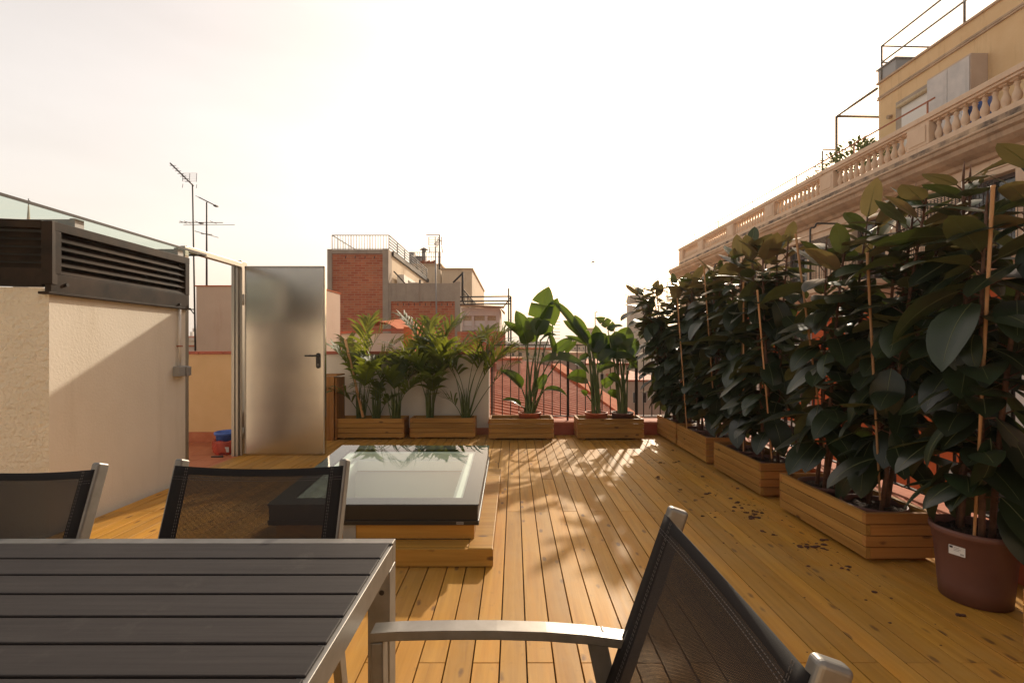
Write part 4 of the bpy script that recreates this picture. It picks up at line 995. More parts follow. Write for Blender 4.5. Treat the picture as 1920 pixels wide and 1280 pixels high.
# cornice profile
mb = MB(); prof = [(.0, 5.22), (-.10, 5.24), (-.14, 5.32), (-.30, 5.38), (-.42, 5.46), (-.44, 5.56), (-.52, 5.60), (-.54, 5.68), (-.46, 5.71), (-.10, 5.80), (.3, 5.80), (.3, 5.22)]
ysn = [-6] + [YE + .5]
rows = [[(x, -6, z) for x, z in prof], [(x, YE + .45, z) for x, z in prof]]
mb.grid([list(reversed(r)) for r in rows], sm=False); mb.quad(*[(x, YE+.45, z) for x, z in prof]); mb.build('cornice', M['stone_dirty'], fac)
mb = MB(); mb.tube([(-.50, -6, 5.735), (-.50, YE+.4, 5.735)], .035, 8); 
y = 0
while y < YE: mb.tube([(-.50, y, 5.70), (-.50, y, 5.775), (-.40, y, 5.79)], .012, 5); y += 1.15
mb.build('gutter', M['stone_dirty'], fac)
mb = MB(); mb.box((-.075, -6, 5.89), (-.062, YE, 6.08)); mb.build('stained_course', M['grime'], fac)
bal = MB(); bal.box((-.06, -6, 5.80), (.26, YE, 6.20)); bal_o = bal.build('balustrade', M['stone'], fac, bevel=.01)
mb = MB(); mb.box((-.10, -6, 6.80), (.28, YE+.05, 6.93)); mb.box((-.06, -6, 6.74), (.24, YE, 6.80)); mb.build('balustrade_rail', M['stone'], bal_o, bevel=.012)
for c in PC:
    w2 = .32; c1 = min(c+w2, YE-.01)
    mb = MB(); mb.box((-.07, c-w2, 6.2), (.25, c1, 6.74)); mb.box((-.09, c-w2+.08, 6.27), (-.0705, c1-.08, 6.68)); mb.build('pier', M['stone'], bal_o, bevel=.01)
mb = MB(); mb.box((-.085, -.085, 0), (.085, .085, .035)); mb.lathe([(.045, .035), (.06, .05), (.05, .07), (.078, .12), (.088, .18), (.08, .24), (.055, .30), (.040, .37), (.042, .42), (.062, .445), (.045, .47), (.05, .50)], n=12); mb.box((-.08, -.08, .50), (.08, .08, .54))
bp = mb.build('baluster', M['stone'], bal_o); firstb = True
for i in range(len(PC)-1):
    a_, b_ = PC[i]+.32, PC[i+1]-.32
    if b_ < 5.5: nb = 0
    else: nb = 12
    if i == 0 or i == 1: nb = 0
    for k in range(nb):
        o = bp if firstb else bp.copy()
        if not firstb: col.objects.link(o); o.parent = bal_o
        firstb = False; o.location = (.09, a_ + (b_-a_)*(k+.5)/nb, 6.2)
for i in (0, 1):
    mb = MB(); mb.box((.0, PC[i]+.32, 6.2), (.2, PC[i+1]-.32, 6.74)); mb.build('pier', M['stone'], bal_o)
# windows with surround, frame, pane
wp = None
for b in bays:
    if b < 3: continue
    f_ = MB(); z0, z1 = WB+.02, WT
    f_.box((.14, b-.61, z0), (.19, b-.53, z1-.01)); f_.box((.14, b+.53, z0), (.19, b+.61, z1-.01)); f_.box((.14, b-.53, z1-.09), (.19, b+.53, z1-.01)); f_.box((.14, b-.04, z0), (.19, b+.04, z1-.09)); f_.box((.14, b-.53, z1-.55), (.19, b-.04, z1-.50)); f_.box((.14, b+.04, z1-.55), (.19, b+.53, z1-.50))
    wo = f_.build('window', M['frame_brown'], fac)
    g = MB(); g.box((.20, b-.60, z0), (.21, b+.60, z1-.02)); g.build('pane', M['dark_glass'], wo)
    s_ = MB(); s_.box((-.035, b-.80, z0), (-.0008, b-.625, z1)); s_.box((-.035, b+.625, z0), (-.0008, b+.80, z1)); s_.box((-.045, b-.86, z1+.002), (-.0008, b+.86, z1+.12)); s_.build('surround', M['stone'], wo, bevel=.008)
for b in bays:
    for k in range(2):
        z0, z1 = -.75-3.4*k, 1.75-3.4*k
        if b < 0: continue
        f_ = MB(); f_.box((.14, b-.61, z0), (.19, b-.53, z1)); f_.box((.14, b+.53, z0), (.19, b+.61, z1)); f_.box((.14, b-.53, z1-.08), (.19, b+.53, z1)); f_.box((.14, b-.03, z0), (.19, b+.03, z1-.08))
        wo = f_.build('window', M['frame_brown'], fac)
        g = MB(); g.box((.20, b-.60, z0), (.21, b+.60, z1-.02)); g.build('pane', M['dark_glass'], wo)
        s_ = MB(); s_.box((-.05, b-.84, z0-.12), (-.0008, b-.625, z1)); s_.box((-.05, b+.625, z0-.12), (-.0008, b+.84, z1)); s_.box((-.07, b-.92, z1+.002), (-.0008, b+.92, z1+.16)); s_.box((-.07, b-.9, z0-.24), (-.0008, b+.9, z0-.122)); s_.build('surround', M['white_b'], wo, bevel=.008)
        for q in ((-1, 1) if k == 0 else ()):
            xx = b + q*.74; l_ = MB()
            l_.box((-.075, xx-.10, z0), (-.052, xx+.10, z1-.1))
            l_.build('shutter', M['frame_brown'] if int(b) % 2 else M['white_b'], wo)
# balconies of the upper floor
def scroll_rail(mb, x, ya, yb, z0, z1):
    mb.box((x-.015, ya, z1-.02), (x+.015, yb, z1)); mb.box((x-.01, ya, z0+.05), (x+.01, yb, z0+.065)); mb.box((x-.01, ya, z1-.14), (x+.01, yb, z1-.125))
    n_ = int((yb-ya)/.12)
    for k in range(n_+1):
        y = ya + (yb-ya)*k/n_; mb.tube([(x, y, z0), (x, y, z1)], .008, 4, sm=False)
        if k < n_:
            yc = y + (yb-ya)/n_/2; r = .04
            mb.tube([(x, yc + r*math.cos(q*math.pi/4), z1-.073 + r*math.sin(q*math.pi/4)) for q in range(9)], .007, 4, cap=False)
for i, b in enumerate(bays):
    if b < 6: continue
    ya, yb = b-1.2, b+1.2; zf = 2.98
    s_ = MB(); s_.box((-.98, ya-.08, zf-.13), (-.002, yb+.08, zf)); s_.box((-.9, ya, zf-.25), (-.072, yb, zf-.13)); s_.box((-.6, ya+.1, zf-.34), (-.072, yb-.1, zf-.25)); bo = s_.build('balcony', M['stone'], fac, bevel=.015)
    r_ = MB(); scroll_rail(r_, -.90, ya, yb, zf, zf+1.05)
    for yy in (ya, yb):
        r_.box((-.9, yy-.012, zf+1.03), (-.05, yy+.012, zf+1.05))
        for k in range(7): r_.tube([(-.86+.12*k, yy, zf), (-.86+.12*k, yy, zf+1.04)], .008, 4, sm=False)
    r_.build('balcony_railing', M['iron'], bo)
    p_ = MB(); p_.tube([(-.92, yb, zf), (-.92, yb, zf+1.85), (-.89, yb, zf+1.93), (-.80, yb, zf+1.93), (-.76, yb, zf+1.96), (-.74, yb, zf+2.03), (-.70, yb, zf+2.06), (-.02, yb, zf+2.06)], .028, 6); p_.build('awning_bracket', M['iron'], bo)
    if i == 4 or i == 3:
        l_ = MB()
        if i == 3:
            ys_, ye_ = ya+.2, yb-.1
        else: ys_, ye_ = yb-1.2, yb-.05
        for k in range(26): y = ys_ + (ye_-ys_)*k/25; l_.box((-.93, y-.006, zf+1.06), (-.915, y+.006, zf+1.5))
        for k in range(12): z = zf+1.06+.04*k; l_.box((-.912, ys_, z-.006), (-.90, ye_, z+.006))
        l_.build('lattice_screen', M['iron'], bo)
# set-back attic storey
AX = 1.75; AY = 15.7
mb = MB(); mb.box((AX, -6, 6.1), (10, AY, 9.72)); mb.build('attic_wall', M['yellow'], fac)
mb = MB(); mb.box((AX-.05, -6, 9.72), (10, AY+.05, 9.78)); mb.box((AX-.03, -6, 9.26), (AX-.001, AY+.03, 9.31)); mb.box((AX-.045, -6, 9.19), (AX-.001, AY+.04, 9.235)); mb.build('attic_coping', M['copper'] if False else M['stone_dirty'], fac)
mb = MB()
for y, z in ((15.2, 8.45), (10.9, 9.0)): mb.tube([(AX+.02, y, z), (AX-.12, y, z-.02)], .06, 10)
mb.build('drain_spout', M['stone_dirty'], fac)
mb = MB(); mb.box((AX-.06, 14.95, 6.2), (AX-.001, 13.5-.1, 8.75)); wo = mb.build('attic_window', M['concrete'], fac)
mb = MB(); mb.box((AX-.075, 14.72, 6.3), (AX-.062, 13.5, 8.5)); mb.build('blind', M['plastic_white'], wo)
mb = MB(); mb.tube([(AX-.12, 14.8, 8.55), (AX-.12, 13.45, 8.55)], .06, 10); mb.build('awning_roll', M['curtain'], wo)
mb = MB(); mb.box((AX+.1, AY-.55, 9.785), (AX+1.3, AY+.15, 10.25)); mb.box((AX+.05, AY-.6, 10.25), (AX+1.35, AY+.2, 10.29)); mb.build('chimney', M['rail_grey'], fac)
def pipes(name, pts_list, mat, r=.03, n=6):
    mb = MB()
    for p in pts_list: mb.tube(p, r, n)
    return mb.build(name, mat, fac)
z1, z2 = 10.98, 10.45
pipes('roof_railing', [[(AX+.1, -6, z1), (AX+.1, AY, z1), (AX+3.5, AY, z1)], [(AX+.1, -6, z2), (AX+.1, AY, z2), (AX+3.5, AY, z2)]] + [[(AX+.1, y, 9.75), (AX+.1, y, z1)] for y in (AY, 12.9, 10.6, 8.4)] + [[(AX+3.5, AY, 9.75), (AX+3.5, AY, z1)]], M['dark_pipe'])
pipes('pergola', [[(AX-.05, AY+1.9, 6.2), (AX-.05, AY+1.9, 9.6)], [(AX-.05, AY+1.9, 9.6), (AX-.05, AY, 9.6)], [(AX-.05, AY+1.9, 9.6), (AX+2.2, AY+1.9, 9.6)]], M['dark_pipe'], .045)
pipes('handrail', [[(.1, 11.9, 7.32), (.1, YE, 7.32)]] + [[(.1, y, 6.93), (.1, y, 7.32)] for y in (12.1, 14.6, 17.4, 20.4, 23.6, 26.4)], M['copper'], .022)
pipes('vent_pipe', [[(.9, 17.2, 6.2), (.9, 17.2, 8.15), (.95, 17.2, 8.22), (1.45, 17.2, 8.22)]], M['plastic_grey'], .03)
# weathered cabinet on the attic wall
cb = thing('wall_cabinet', 'weathered white cabinet with two rusty doors on the yellow attic wall', 'cabinet', tuple(fac.matrix_basis @ Vector((1.3, 12.8, 6.2))), fac.rotation_euler.z)
mb = MB(); mb.box((0, -.62, 0), (.447, .63, 2.42)); mb.build('body', M['pink_plaster'], cb, bevel=.01)
for yy in (-.60, .01):
    mb = MB(); mb.box((-.025, yy, .02), (-.002, yy+.595, 2.36)); mb.box((-.03, yy+.08, 1.35), (-.026, yy+.5, 2.2)); mb.build('door', M['weathered'], cb, bevel=.006)
bt = thing('blue_barrel', 'blue plastic barrel behind the roof balustrade across the street', 'barrel', tuple(fac.matrix_basis @ Vector((.62, 11.35, 6.1))))
mb = MB(); mb.lathe([(.22, 0), (.26, .15), (.27, .6), (.25, .95), (.2, .98)], n=18); mb.build('body', M['blue'], bt); mb = MB(); mb.lathe([(.21, .982), (.21, 1.02), (.1, 1.03)], n=18); mb.build('lid', M['blue'], bt)
ln = thing('lantern', 'yellow lantern hanging under the nearest awning bracket at the right edge', 'lantern', (0, 0, 0))
p = fac.matrix_basis @ Vector((-.45, 8.75, 4.3)); ln.location = p
mb = MB(); mb.lathe([(.02, .16), (.07, .12), (.10, .06), (.085, .04)], n=12); mb.tube([(0, 0, .15), (0, 0, .74)], .006, 5); mb.build('cap', M['iron'], ln)
mb = MB(); mb.lathe([(.20, .035), (.19, .0), (.10, -.03), (.10, -.08), (.05, -.12)], n=14); mb.build('lamp_shade', M['yellow_plastic'], ln)
def bush(label, c, r, n_, seed, ls=.09):
    rnd = random.Random(seed); t = thing('roof_bush', label, 'bush', c, 0, 'bushes on the roof terrace across the street'); mb = MB()
    ms = MB()
    for k in range(7):
        a_ = rnd.uniform(0, 6.28); ms.tube([(0, 0, 0), (math.cos(a_)*r*.35, math.sin(a_)*r*.35, r*rnd.uniform(.8, 1.3))], [.02, .006], 5)
    ms.build('stem', M['stem_brown'], t)
    for k in range(n_):
        a_ = rnd.uniform(0, 6.28); q = r*rnd.random()**.5; z = rnd.uniform(.1, 1.5)*r; d = Vector((math.cos(a_), math.sin(a_), rnd.uniform(.1, 1.6)))
        blade(mb, (q*math.cos(a_), q*math.sin(a_)*1.5, z*(1.1-q/r*.5)), d, (0, 0, 1), ls*rnd.uniform(.5, 1.2), ls*.42, .3, .2, 2)
    mb.build('foliage', M['bush'], t)
bush('bushy green plant behind the balustrade beside the pergola post', tuple(fac.matrix_basis @ Vector((.9, 15.75, 6.6))), .85, 800, 4, .22)
bush('low green plant behind the balustrade near the bent vent pipe', tuple(fac.matrix_basis @ Vector((.7, 17.0, 6.5))), .55, 260, 5, .2)

# ------------------------------------------------------------ neighbouring walls and roofs beyond the parapet
def bt_(name, label, cat, Y): return thing(name, label, cat, (0, Y, -10))
def pbox(mb, px0, px1, py0, z0, Y, depth, m=0):
    a_ = at(px0, py0, Y); b_ = at(px1, py0, Y); mb.box((a_.x, Y, z0), (b_.x, Y+depth, a_.z), m)
t = bt_('plastered_stairhead', 'tall pinkish plastered stairhead wall behind the door frame', 'building', 9.0); sh = (0, 9, -10)
mb = MB(); a_ = at(368, 537, 9); b_ = at(590, 540, 9); mb.box((a_.x, 9, -9), (b_.x, 10.32, a_.z)); mb.build('wall', M['pink_plaster'], t, shift=sh)
mb = MB(); mb.box((a_.x-.02, 8.98, a_.z), (b_.x+.012, 10.34, a_.z+.02)); mb.build('coping', M['coping'], t, shift=sh)

t = bt_('low_roof_wall', 'low white wall with red coping and curved orange roof behind the first palm', 'wall', 11); sh = (0, 11, -10)
mb = MB(); a_ = at(640, 625, 11); b_ = at(768, 620, 11); mb.box((a_.x, 11, -9), (b_.x, 11.3, a_.z)); mb.build('wall', M['white_wall'], t, shift=sh)
mb = MB(); mb.bar(at(639, 624, 10.98), at(700, 619, 10.98), .09, .05); mb.bar(at(700, 619, 10.98), at(772, 618, 10.98), .09, .05); mb.build('coping', M['redpaint'], t, shift=sh)
mb = MB(); rows = []
for k in range(9):
    f_ = k/8; x = at(690, 0, 12).x + (at(778, 0, 12).x - at(690, 0, 12).x)*f_; z = at(0, 617, 12).z + math.sin(min(1, f_*1.1+.1)*math.pi)*.22*(1 if f_ < .8 else .6)
    rows.append([(x, 11.4, z-.06), (x, 14, z+.16)])
mb.grid(rows); mb.build('orange_roof', M['coping'], t, shift=sh)
mb = MB(); a_ = at(770, 615, 11); b_ = at(784, 640, 10.2); mb.box((a_.x, 10.3, -9), (a_.x+.18, 13.5, a_.z)); mb.build('pier', M['coping'], t, shift=sh)

# brick building
Y = 20.0; t = bt_('brick_building', 'tall exposed brick building with concrete pillars and a railed roof terrace', 'building', Y); sh = (0, Y, -10)
def X_(p, Y=20.0): return at(p, 0, Y).x
def Z_(p, Y=20.0): return at(0, p, Y).z
mb = MB(); mb.box((X_(623), Y, -9.5), (X_(718), Y+.4, Z_(476))); o = mb.build('brick_wall', M['brick'], t, shift=sh)
mb = MB(); mb.box((X_(733), Y+.02, -9.5), (X_(853), Y+.4, Z_(563))); mb.build('brick_wall', M['brick'], t, shift=sh)
mb = MB(); mb.box((X_(614.5), Y-.06, -9.5), (X_(623)-.002, Y+.5, Z_(467.5))); mb.box((X_(718)+.002, Y-.06, -9.5), (X_(729), Y+.5, Z_(467.5))); mb.box((X_(623), Y-.05, Z_(476)+.002), (X_(718), Y+.5, Z_(468)))
mb.box((X_(729)+.002, Y-.03, -9.5), (X_(733)-.002, Y+.5, Z_(531))); mb.box((X_(853)+.002, Y-.06, -9.5), (X_(864), Y+.5, Z_(528.5))); mb.box((X_(733), Y-.01, Z_(563)+.002), (X_(853), Y+.5, Z_(531))); mb.box((X_(774), Y-.05, Z_(566)), (X_(786), Y-.012, Z_(531)+.01)); mb.box((X_(733), Y-.04, Z_(565)), (X_(774)-.002, Y-.012, Z_(562))); mb.box((X_(786)+.002, Y-.04, Z_(565)), (X_(853), Y-.012, Z_(562)))
mb.build('concrete_frame', M['concrete'], t, shift=sh)
mb = MB()
for x in (648, 666, 684.5, 702.5): mb.box((X_(x-.8), Y-.005, Z_(485)), (X_(x+.8), Y-.001, Z_(480)))
for k in range(11): x = 746 + k*10.3; mb.box((X_(x-.7), Y+.012, Z_(573)), (X_(x+.7), Y+.019, Z_(568)))
mb.build('vent_slot', M['black'], t, shift=sh)
mb = MB(); mb.box((X_(616), Y+.5, -9.5), (X_(729)-.02, Y+9, Z_(470))); mb.build('side_wall', M['cream_b'], t, shift=sh)
mb = MB(); mb.box((X_(729), Y+.5, -9.5), (X_(864)-.02, Y+6, Z_(534))); mb.build('rear_volume', M['cream_b'], t, shift=sh)
mb = MB(); mb.box((X_(729)-.3, Y+.52, Z_(475)), (X_(729)+.08, Y+9, Z_(468.5)+.04)); mb.build('roof_edge', M['iron'], t, shift=sh)
mb = MB(); zt, zb_ = Z_(440), Z_(468); x0_, x1_ = X_(621), X_(728)
mb.tube([(x0_, Y+.1, zt), (x1_, Y+.1, zt)], .02, 5); mb.tube([(x0_, Y+.1, zb_+.06), (x1_, Y+.1, zb_+.06)], .012, 5)
for k in range(22): x = x0_ + (x1_-x0_)*k/21; mb.tube([(x, Y+.1, zb_), (x, Y+.1, zt)], .011 if k % 7 else .018, 4)
mb.tube([(x0_, Y+.1, zt), (x0_, Y+8.5, zt)], .02, 5)
for k in range(1, 12): mb.tube([(x0_, Y+.1+k*.7, zb_), (x0_, Y+.1+k*.7, zt)], .011, 4)
mb.build('roof_railing', M['rail_grey'], t, shift=sh)
mb = MB()
for j in range(5):
    z = zb_ + (zt-zb_)*(j+1)/5; mb.tube([(x1_, Y+.1, z), (x1_, Y+9, z)], .022, 5)
for k in range(1, 7): mb.tube([(x1_, Y+.1+k*1.45, zb_), (x1_, Y+.1+k*1.45, zt)], .025, 5)
mb.build('side_railing', M['iron'], t, shift=sh)
mb = MB()
mb.box((X_(729)+.002, Y+2.0, Z_(512)), (X_(729)+.35, Y+4.5, Z_(506))); mb.box((X_(729)+.1, Y+1.0, Z_(526)), (X_(729)+.4, Y+1.8, Z_(508))); mb.box((X_(729)+.3, Y+2.4, Z_(528)), (X_(729)+.7, Y+3.2, Z_(515))); mb.build('wall_box', M['plastic_white'], t, shift=sh)
mb = MB(); mb.bar((X_(729)+.08, Y+.5, Z_(505)), (X_(729)+.55, Y+.9, Z_(530)), .06, .03); mb.bar((X_(729)+.9, Y+2, Z_(527)), (X_(729)+.9, Y+2, Z_(512)), .08, .08); mb.build('prop', M['iron'], t, shift=sh)
# roofs behind
def block(label, px0, px1, ptop, Y, depth, mat, z0=-12, cop=None, wins=(), name='distant_building', side=None):
    t = thing(name, label, 'building', (at((px0+px1)/2, 0, Y).x, Y, z0)); sh = t.location.copy(); a_ = at(px0, ptop, Y); b_ = at(px1, ptop, Y)
    mb = MB(); mb.box((a_.x, Y, z0), (b_.x, Y+depth, a_.z)); mb.build('wall', mat, t, shift=sh)
    if cop: mb = MB(); e = .0012*Y; mb.box((a_.x-e*2, Y-e*2, a_.z), (b_.x+e*2, Y+depth, a_.z+e*3)); mb.build('roof_edge', cop, t, shift=sh)
    for (wx0, wx1, wy0, wy1) in wins:
        p = at(wx0, wy0, Y); q = at(wx1, wy1, Y); mb = MB(); mb.box((p.x, Y-.03, q.z), (q.x, Y-.002, p.z)); wo = mb.build('window', M['white_b'], t, shift=sh)
        g = MB(); e = (q.x-p.x)*.10; g.box((p.x+e, Y-.04, q.z+e), (q.x-e, Y-.031, p.z-e)); g.build('pane', M['dark_glass'], wo, shift=None) if False else g.build('pane', M['dark_glass'], wo, shift=sh)
    return t
t = block('cream rooftop block with a flat cornice behind the brick building', 828, 885, 506, 30, 12, M['cream_b'], cop=M['stone_dirty'], name='rooftop_block')
t = block('cream rooftop stairhead behind the diagonal railing of the brick building', 766, 826, 498, 31, 5, M['cream_b'], cop=M['stone_dirty'], name='rooftop_block'); sh = t.location.copy()
mb = MB(); z = Z_(473, 31); 
for k in range(12): x = X_(778+k*4.4, 31); mb.tube([(x, 31, Z_(496, 31)), (x, 31, z)], .015, 4)
mb.tube([(X_(776, 31), 31, z), (X_(827, 31), 31, z)], .02, 4); mb.tube([(X_(776, 31), 31, Z_(482, 31)), (X_(827, 31), 31, Z_(482, 31))], .015, 4); mb.build('railing', M['iron'], t, shift=sh)
mb = MB(); mb.tube([(X_(789.5, 31), 32, Z_(498, 31)), (X_(789.5, 31), 32, Z_(463, 31))], .14, 10); mb.lathe([(.3, 0), (.05, .15)], c=(X_(789.5, 31), 32, Z_(462.5, 31)), n=12); mb.build('flue', M['rail_grey'], t, shift=sh)
mb = MB(); mb.box((X_(766, 31), 31.2, Z_(496, 31)), (X_(774.5, 31), 32, Z_(471, 31))); mb.box((X_(776, 31), 31.5, Z_(496, 31)), (X_(787, 31), 32, Z_(477, 31))); mb.build('tank', M['rail_grey'], t, shift=sh)
mb = MB()
for k in range(9): x = 786 + k*3.3; mb.box((X_(x, 31), 31.1, Z_(496, 31)), (X_(x+2.6, 31), 31.3, Z_(489.5-(k % 3)*1.2, 31)))
mb.build('flower_pots', M['coping'], t, shift=sh)
t = bt_('white_sunroom', 'low white sunroom with three windows right of the brick building', 'building', 17); sh = (0, 17, -10)
mb = MB(); a_ = at(865, 576, 17); b_ = at(937, 576, 17)
zz = lambda p: at(0, p, 17).z; xx = lambda p: at(p, 0, 17).x
mb.box((xx(865), 17.05, -9), (xx(937), 20, zz(577))); mb.build('rear_volume', M['white_b'], t, shift=sh)
mb = MB()
mb.box((xx(865), 16.95, zz(592)), (xx(937), 17.03, zz(577)))
for a_, b_ in ((865, 868.5), (884.5, 889), (909, 914), (930, 937)): mb.box((xx(a_), 16.96, zz(620)), (xx(b_), 17.03, zz(592)-.003))
mb.box((xx(868.5), 16.97, zz(620)), (xx(930), 17.02, zz(612))); mb.build('wall', M['white_b'], t, shift=sh)
for a_, b_ in ((868.5, 884.5), (889, 909), (914, 930)):
    mb = MB(); mb.box((xx(a_), 17.035, zz(612)), (xx(b_), 17.045, zz(592))); wo = mb.build('window', M['curtain'], t, shift=sh)
    mb = MB(); mb.box((xx(a_), 17.03, zz(611)), (xx(b_), 17.034, zz(601)))
    mb.build('curtain', M['plastic_white'], wo, shift=sh)
mb = MB(); mb.bar((xx(863), 17, zz(573)), (xx(945), 17, zz(576)), .5, .04, up=(0, 0, 1)); mb.quad((xx(937), 16.9, zz(576)), (xx(947), 16.9, zz(586)), (xx(944), 19, zz(584)), (xx(937), 19, zz(574))); mb.build('roof', M['stone_dirty'], t, shift=sh)
mb = MB(); mb.box((xx(860), 16.6, -9), (xx(948), 16.9, zz(622))); mb.build('lower_wall', M['brick'], t, shift=sh)
mb = MB(); 
for p in (560, 568, 573.5): mb.tube([(xx(866), 16.4, zz(p)), (xx(958), 16.4, zz(p-1))], .025, 5)
mb.tube([(xx(958), 16.4, zz(559)), (xx(958), 16.4, zz(640))], .03, 5); mb.tube([(xx(954), 16.3, zz(545)), (xx(954), 16.3, zz(640))], .025, 5); mb.tube([(xx(958), 16.4, zz(560)), (xx(945), 16.4, zz(578))], .02, 5)
tag(mb.build('pipe_frame', M['iron']), 'dark pipe frame standing in front of the low white sunroom', 'frame')
mb = MB(); 
for k in range(10): mb.tube([(X_(866)+.0, Y+.3+k*.7, Z_(562)), (X_(866), Y+.3+k*.7, Z_(540))], .02, 4)
mb.tube([(X_(866), Y+.3, Z_(540)), (X_(866), Y+7, Z_(540))], .03, 5); mb.box((X_(865), Y+.5, Z_(566)), (X_(868), Y+7, Z_(562)))
mb.tube([(X_(866), Y+.3, Z_(508)), (X_(866), Y+.3, Z_(563))], .05, 6); mb.tube([(X_(866), Y+.3, Z_(510)), (X_(848), Y+.3, Z_(528))], .04, 6)
tag(mb.build('terrace_railing', M['iron']), 'dark terrace railing between the brick building and the cream block', 'railing')

# antennas
def antenna(label, px, Yd, ptop, pbot, kind, name='tv_antenna', tilt=0):
    b_ = at(px + tilt, pbot, Yd); tp = at(px, ptop, Yd); t = thing(name, label, 'antenna', tuple(b_)); sh = b_
    r = .0011*Yd
    mb = MB(); mb.tube([b_, tp], [r*1.7, r*1.2], 6); mb.build('mast', M['iron'], t, shift=sh)
    def P(x, y, dy=0): return at(x, y, Yd) + Vector((0, dy, 0))
    mb = MB()
    if kind == 'grid':
        mb.tube([P(340, 317, -.3), P(363, 349)], r*1.3, 5)
        for k in range(7): c = P(342+k*2.6, 320+k*3.8, -.25+.03*k); mb.tube([c - Vector((.055, 0, 0)), c + Vector((.055, 0, 0))], r*.5, 4)
        for k in range(5): z = 325 + k*3.7; mb.tube([P(343, z), P(369, z)], r*.28, 4)
        for x, y0, y1 in ((343, 325, 340), (356, 325, 340), (369, 325, 341), (343, 345, 352), (369, 346, 353)): mb.tube([P(x, y0), P(x-1, y1)], r*.5, 4)
    elif kind == 'yagi_h':
        mb.tube([P(336, 417), P(418, 417.5, -.2)], r*.8, 5); mb.tube([P(344, 422), P(373, 422.5, .2)], r*.6, 5); mb.tube([P(388, 420), P(440, 421.5, .4)], r*.6, 5)
        mb.box(P(374, 419), P(380, 416.5, .06))
        for x in (350, 360, 371): mb.tube([P(x, 417, -.35), P(x, 417, .35)], r*.5, 4)
    elif kind == 'yagi_d':
        mb.tube([P(373, 370), P(404, 385.5)], r*1.0, 5); mb.box(P(400, 386.5), P(405, 384, .08))
        for k in range(8): x, y = 373+k*4, 370+k*2; mb.tube([P(x, y, -.1), P(x, y, .1)], r*.5, 4)
        mb.build('aerial', M['iron'], t, shift=sh); mb = MB(); mb.tube([P(377, 438), P(398, 440)], r*.7, 4); mb.tube([P(384, 440, -.3), P(392, 439, .3)], r*.6, 4)
    elif kind == 'city':
        mb.tube([P(px-25, ptop+.5), P(px+1, ptop+.5)], r*.8, 4)
        for k in range(10): mb.tube([P(px-19, ptop+4+k*3), P(px-2, ptop+4+k*3)], r*.4, 4)
        for x in (px-20, px-8, px+4): mb.tube([P(x, ptop+4), P(x, ptop+20)], r*.7, 4); mb.tube([P(x, ptop+22), P(x+2, ptop+34)], r*.7, 4)
        for k in range(6): c = P(px-7+k*1.5, ptop+20-k*2.2); mb.tube([c-Vector((0, .4, 0)), c+Vector((0, .4, 0))], r*.9, 4)
    else:
        for k in range(8): mb.tube([P(px-1, ptop+3+k*6.2), P(px+14, ptop+3+k*6.2)], r*.45, 4)
    mb.build('aerial', M['iron'], t, shift=sh); return t
antenna('tallest tv antenna with a grid head on a thin mast left of the door frame', 361, 9.0, 345, 700, 'grid', tilt=6)
a2 = antenna('thinner tv antenna with a slanted boom rising from the pinkish stairhead', 387.5, 9.6, 379, 537, 'yagi_d')
mb = MB(); Yd = 9.0; r = .0011*Yd
def P(x, y, dy=0): return at(x, y, Yd) + Vector((0, dy, 0))
mb.tube([P(336, 417), P(418, 417.5)], r*.7, 5); mb.tube([P(344, 422), P(440, 421.5)], r*.5, 5)
for x in (344, 352, 372, 400): mb.tube([P(x, 417, -.1), P(x, 417, .1)], r*.5, 4)
mb.box(P(372, 419), P(378, 416.5, .06)); o = mb.build('aerial', M['iron'], [q for q in bpy.data.objects if q.name.startswith('tv_antenna')][0], shift=at(367, 700, 9.0))
mb = MB(); mb.tube([P(352, 580), P(366, 580)], r, 4); mb.tube([P(357, 580), P(366, 591)], r, 4); mb.build('bracket', M['iron'], [q for q in bpy.data.objects if q.name.startswith('tv_antenna')][0], shift=at(367, 700, 9.0))
antenna('crowded tv antenna rising above the brick building', 824, 26, 440, 505, 'city')
antenna('single thin mast in front of the lower brick wall', 816.5, 19.2, 462, 640, 'none_') if False else None
antenna('ladder shaped tv antenna standing between the two tall strelitzias', 1036, 22, 588, 680, 'ladder')
mb = MB(); mb.tube([at(816.5, 463, 19.2), at(819, 650, 19.2)], .03, 6); 
tag(mb.build('mast', M['rail_grey']), 'thin bare mast rising in front of the lower brick wall', 'mast')
mb = MB(); mb.tube([at(1116, 588, 60), at(1116, 615, 60)], .06, 5); mb.tube([at(1115, 587, 60), at(1120, 584, 60)], .06, 5); tag(mb.build('distant_antenna', M['rail_grey']), 'faint distant antenna in the sky above the low city roofs', 'antenna')

# ribbed red roof below the far railing
t = thing('ribbed_roof', 'sloping red ribbed roof just beyond the far railing', 'roof', (0, 9, -1)); sh = (0, 9, -1)
pl = lambda x, y: -.672 - .2*x + .09*y
mb = MB()
y = 7.05
while y < 15.5:
    xr_ = 2.55 - max(0, y-8)*.165 if y > 8 else 2.55
    rows = []
    for k in range(7):
        a_ = math.pi*k/6; yy = y + .075 - .075*math.cos(a_); zz_ = .10*math.sin(a_)
        rows.append([(x, yy, pl(x, yy) + zz_ + .0) for x in (-3.2, -1.2, .8, xr_)])
    mb.grid([list(r) for r in rows])
    y += .225
mb.build('tile_rib', M['rooftile'], t, shift=sh)
mb = MB(); mb.quad((-3.4, 7.0, pl(-3.4, 7.0)), (2.6, 7.0, pl(2.6, 7.0)), (2.3, 9.3, pl(2.3, 9.3)), (1.30, 15.6, pl(1.30, 15.6)), (-3.4, 15.6, pl(-3.4, 15.6))); mb.build('roof_base', M['redpaint'], t, shift=sh)  # darker red than the ribs: shade between them put into the colour
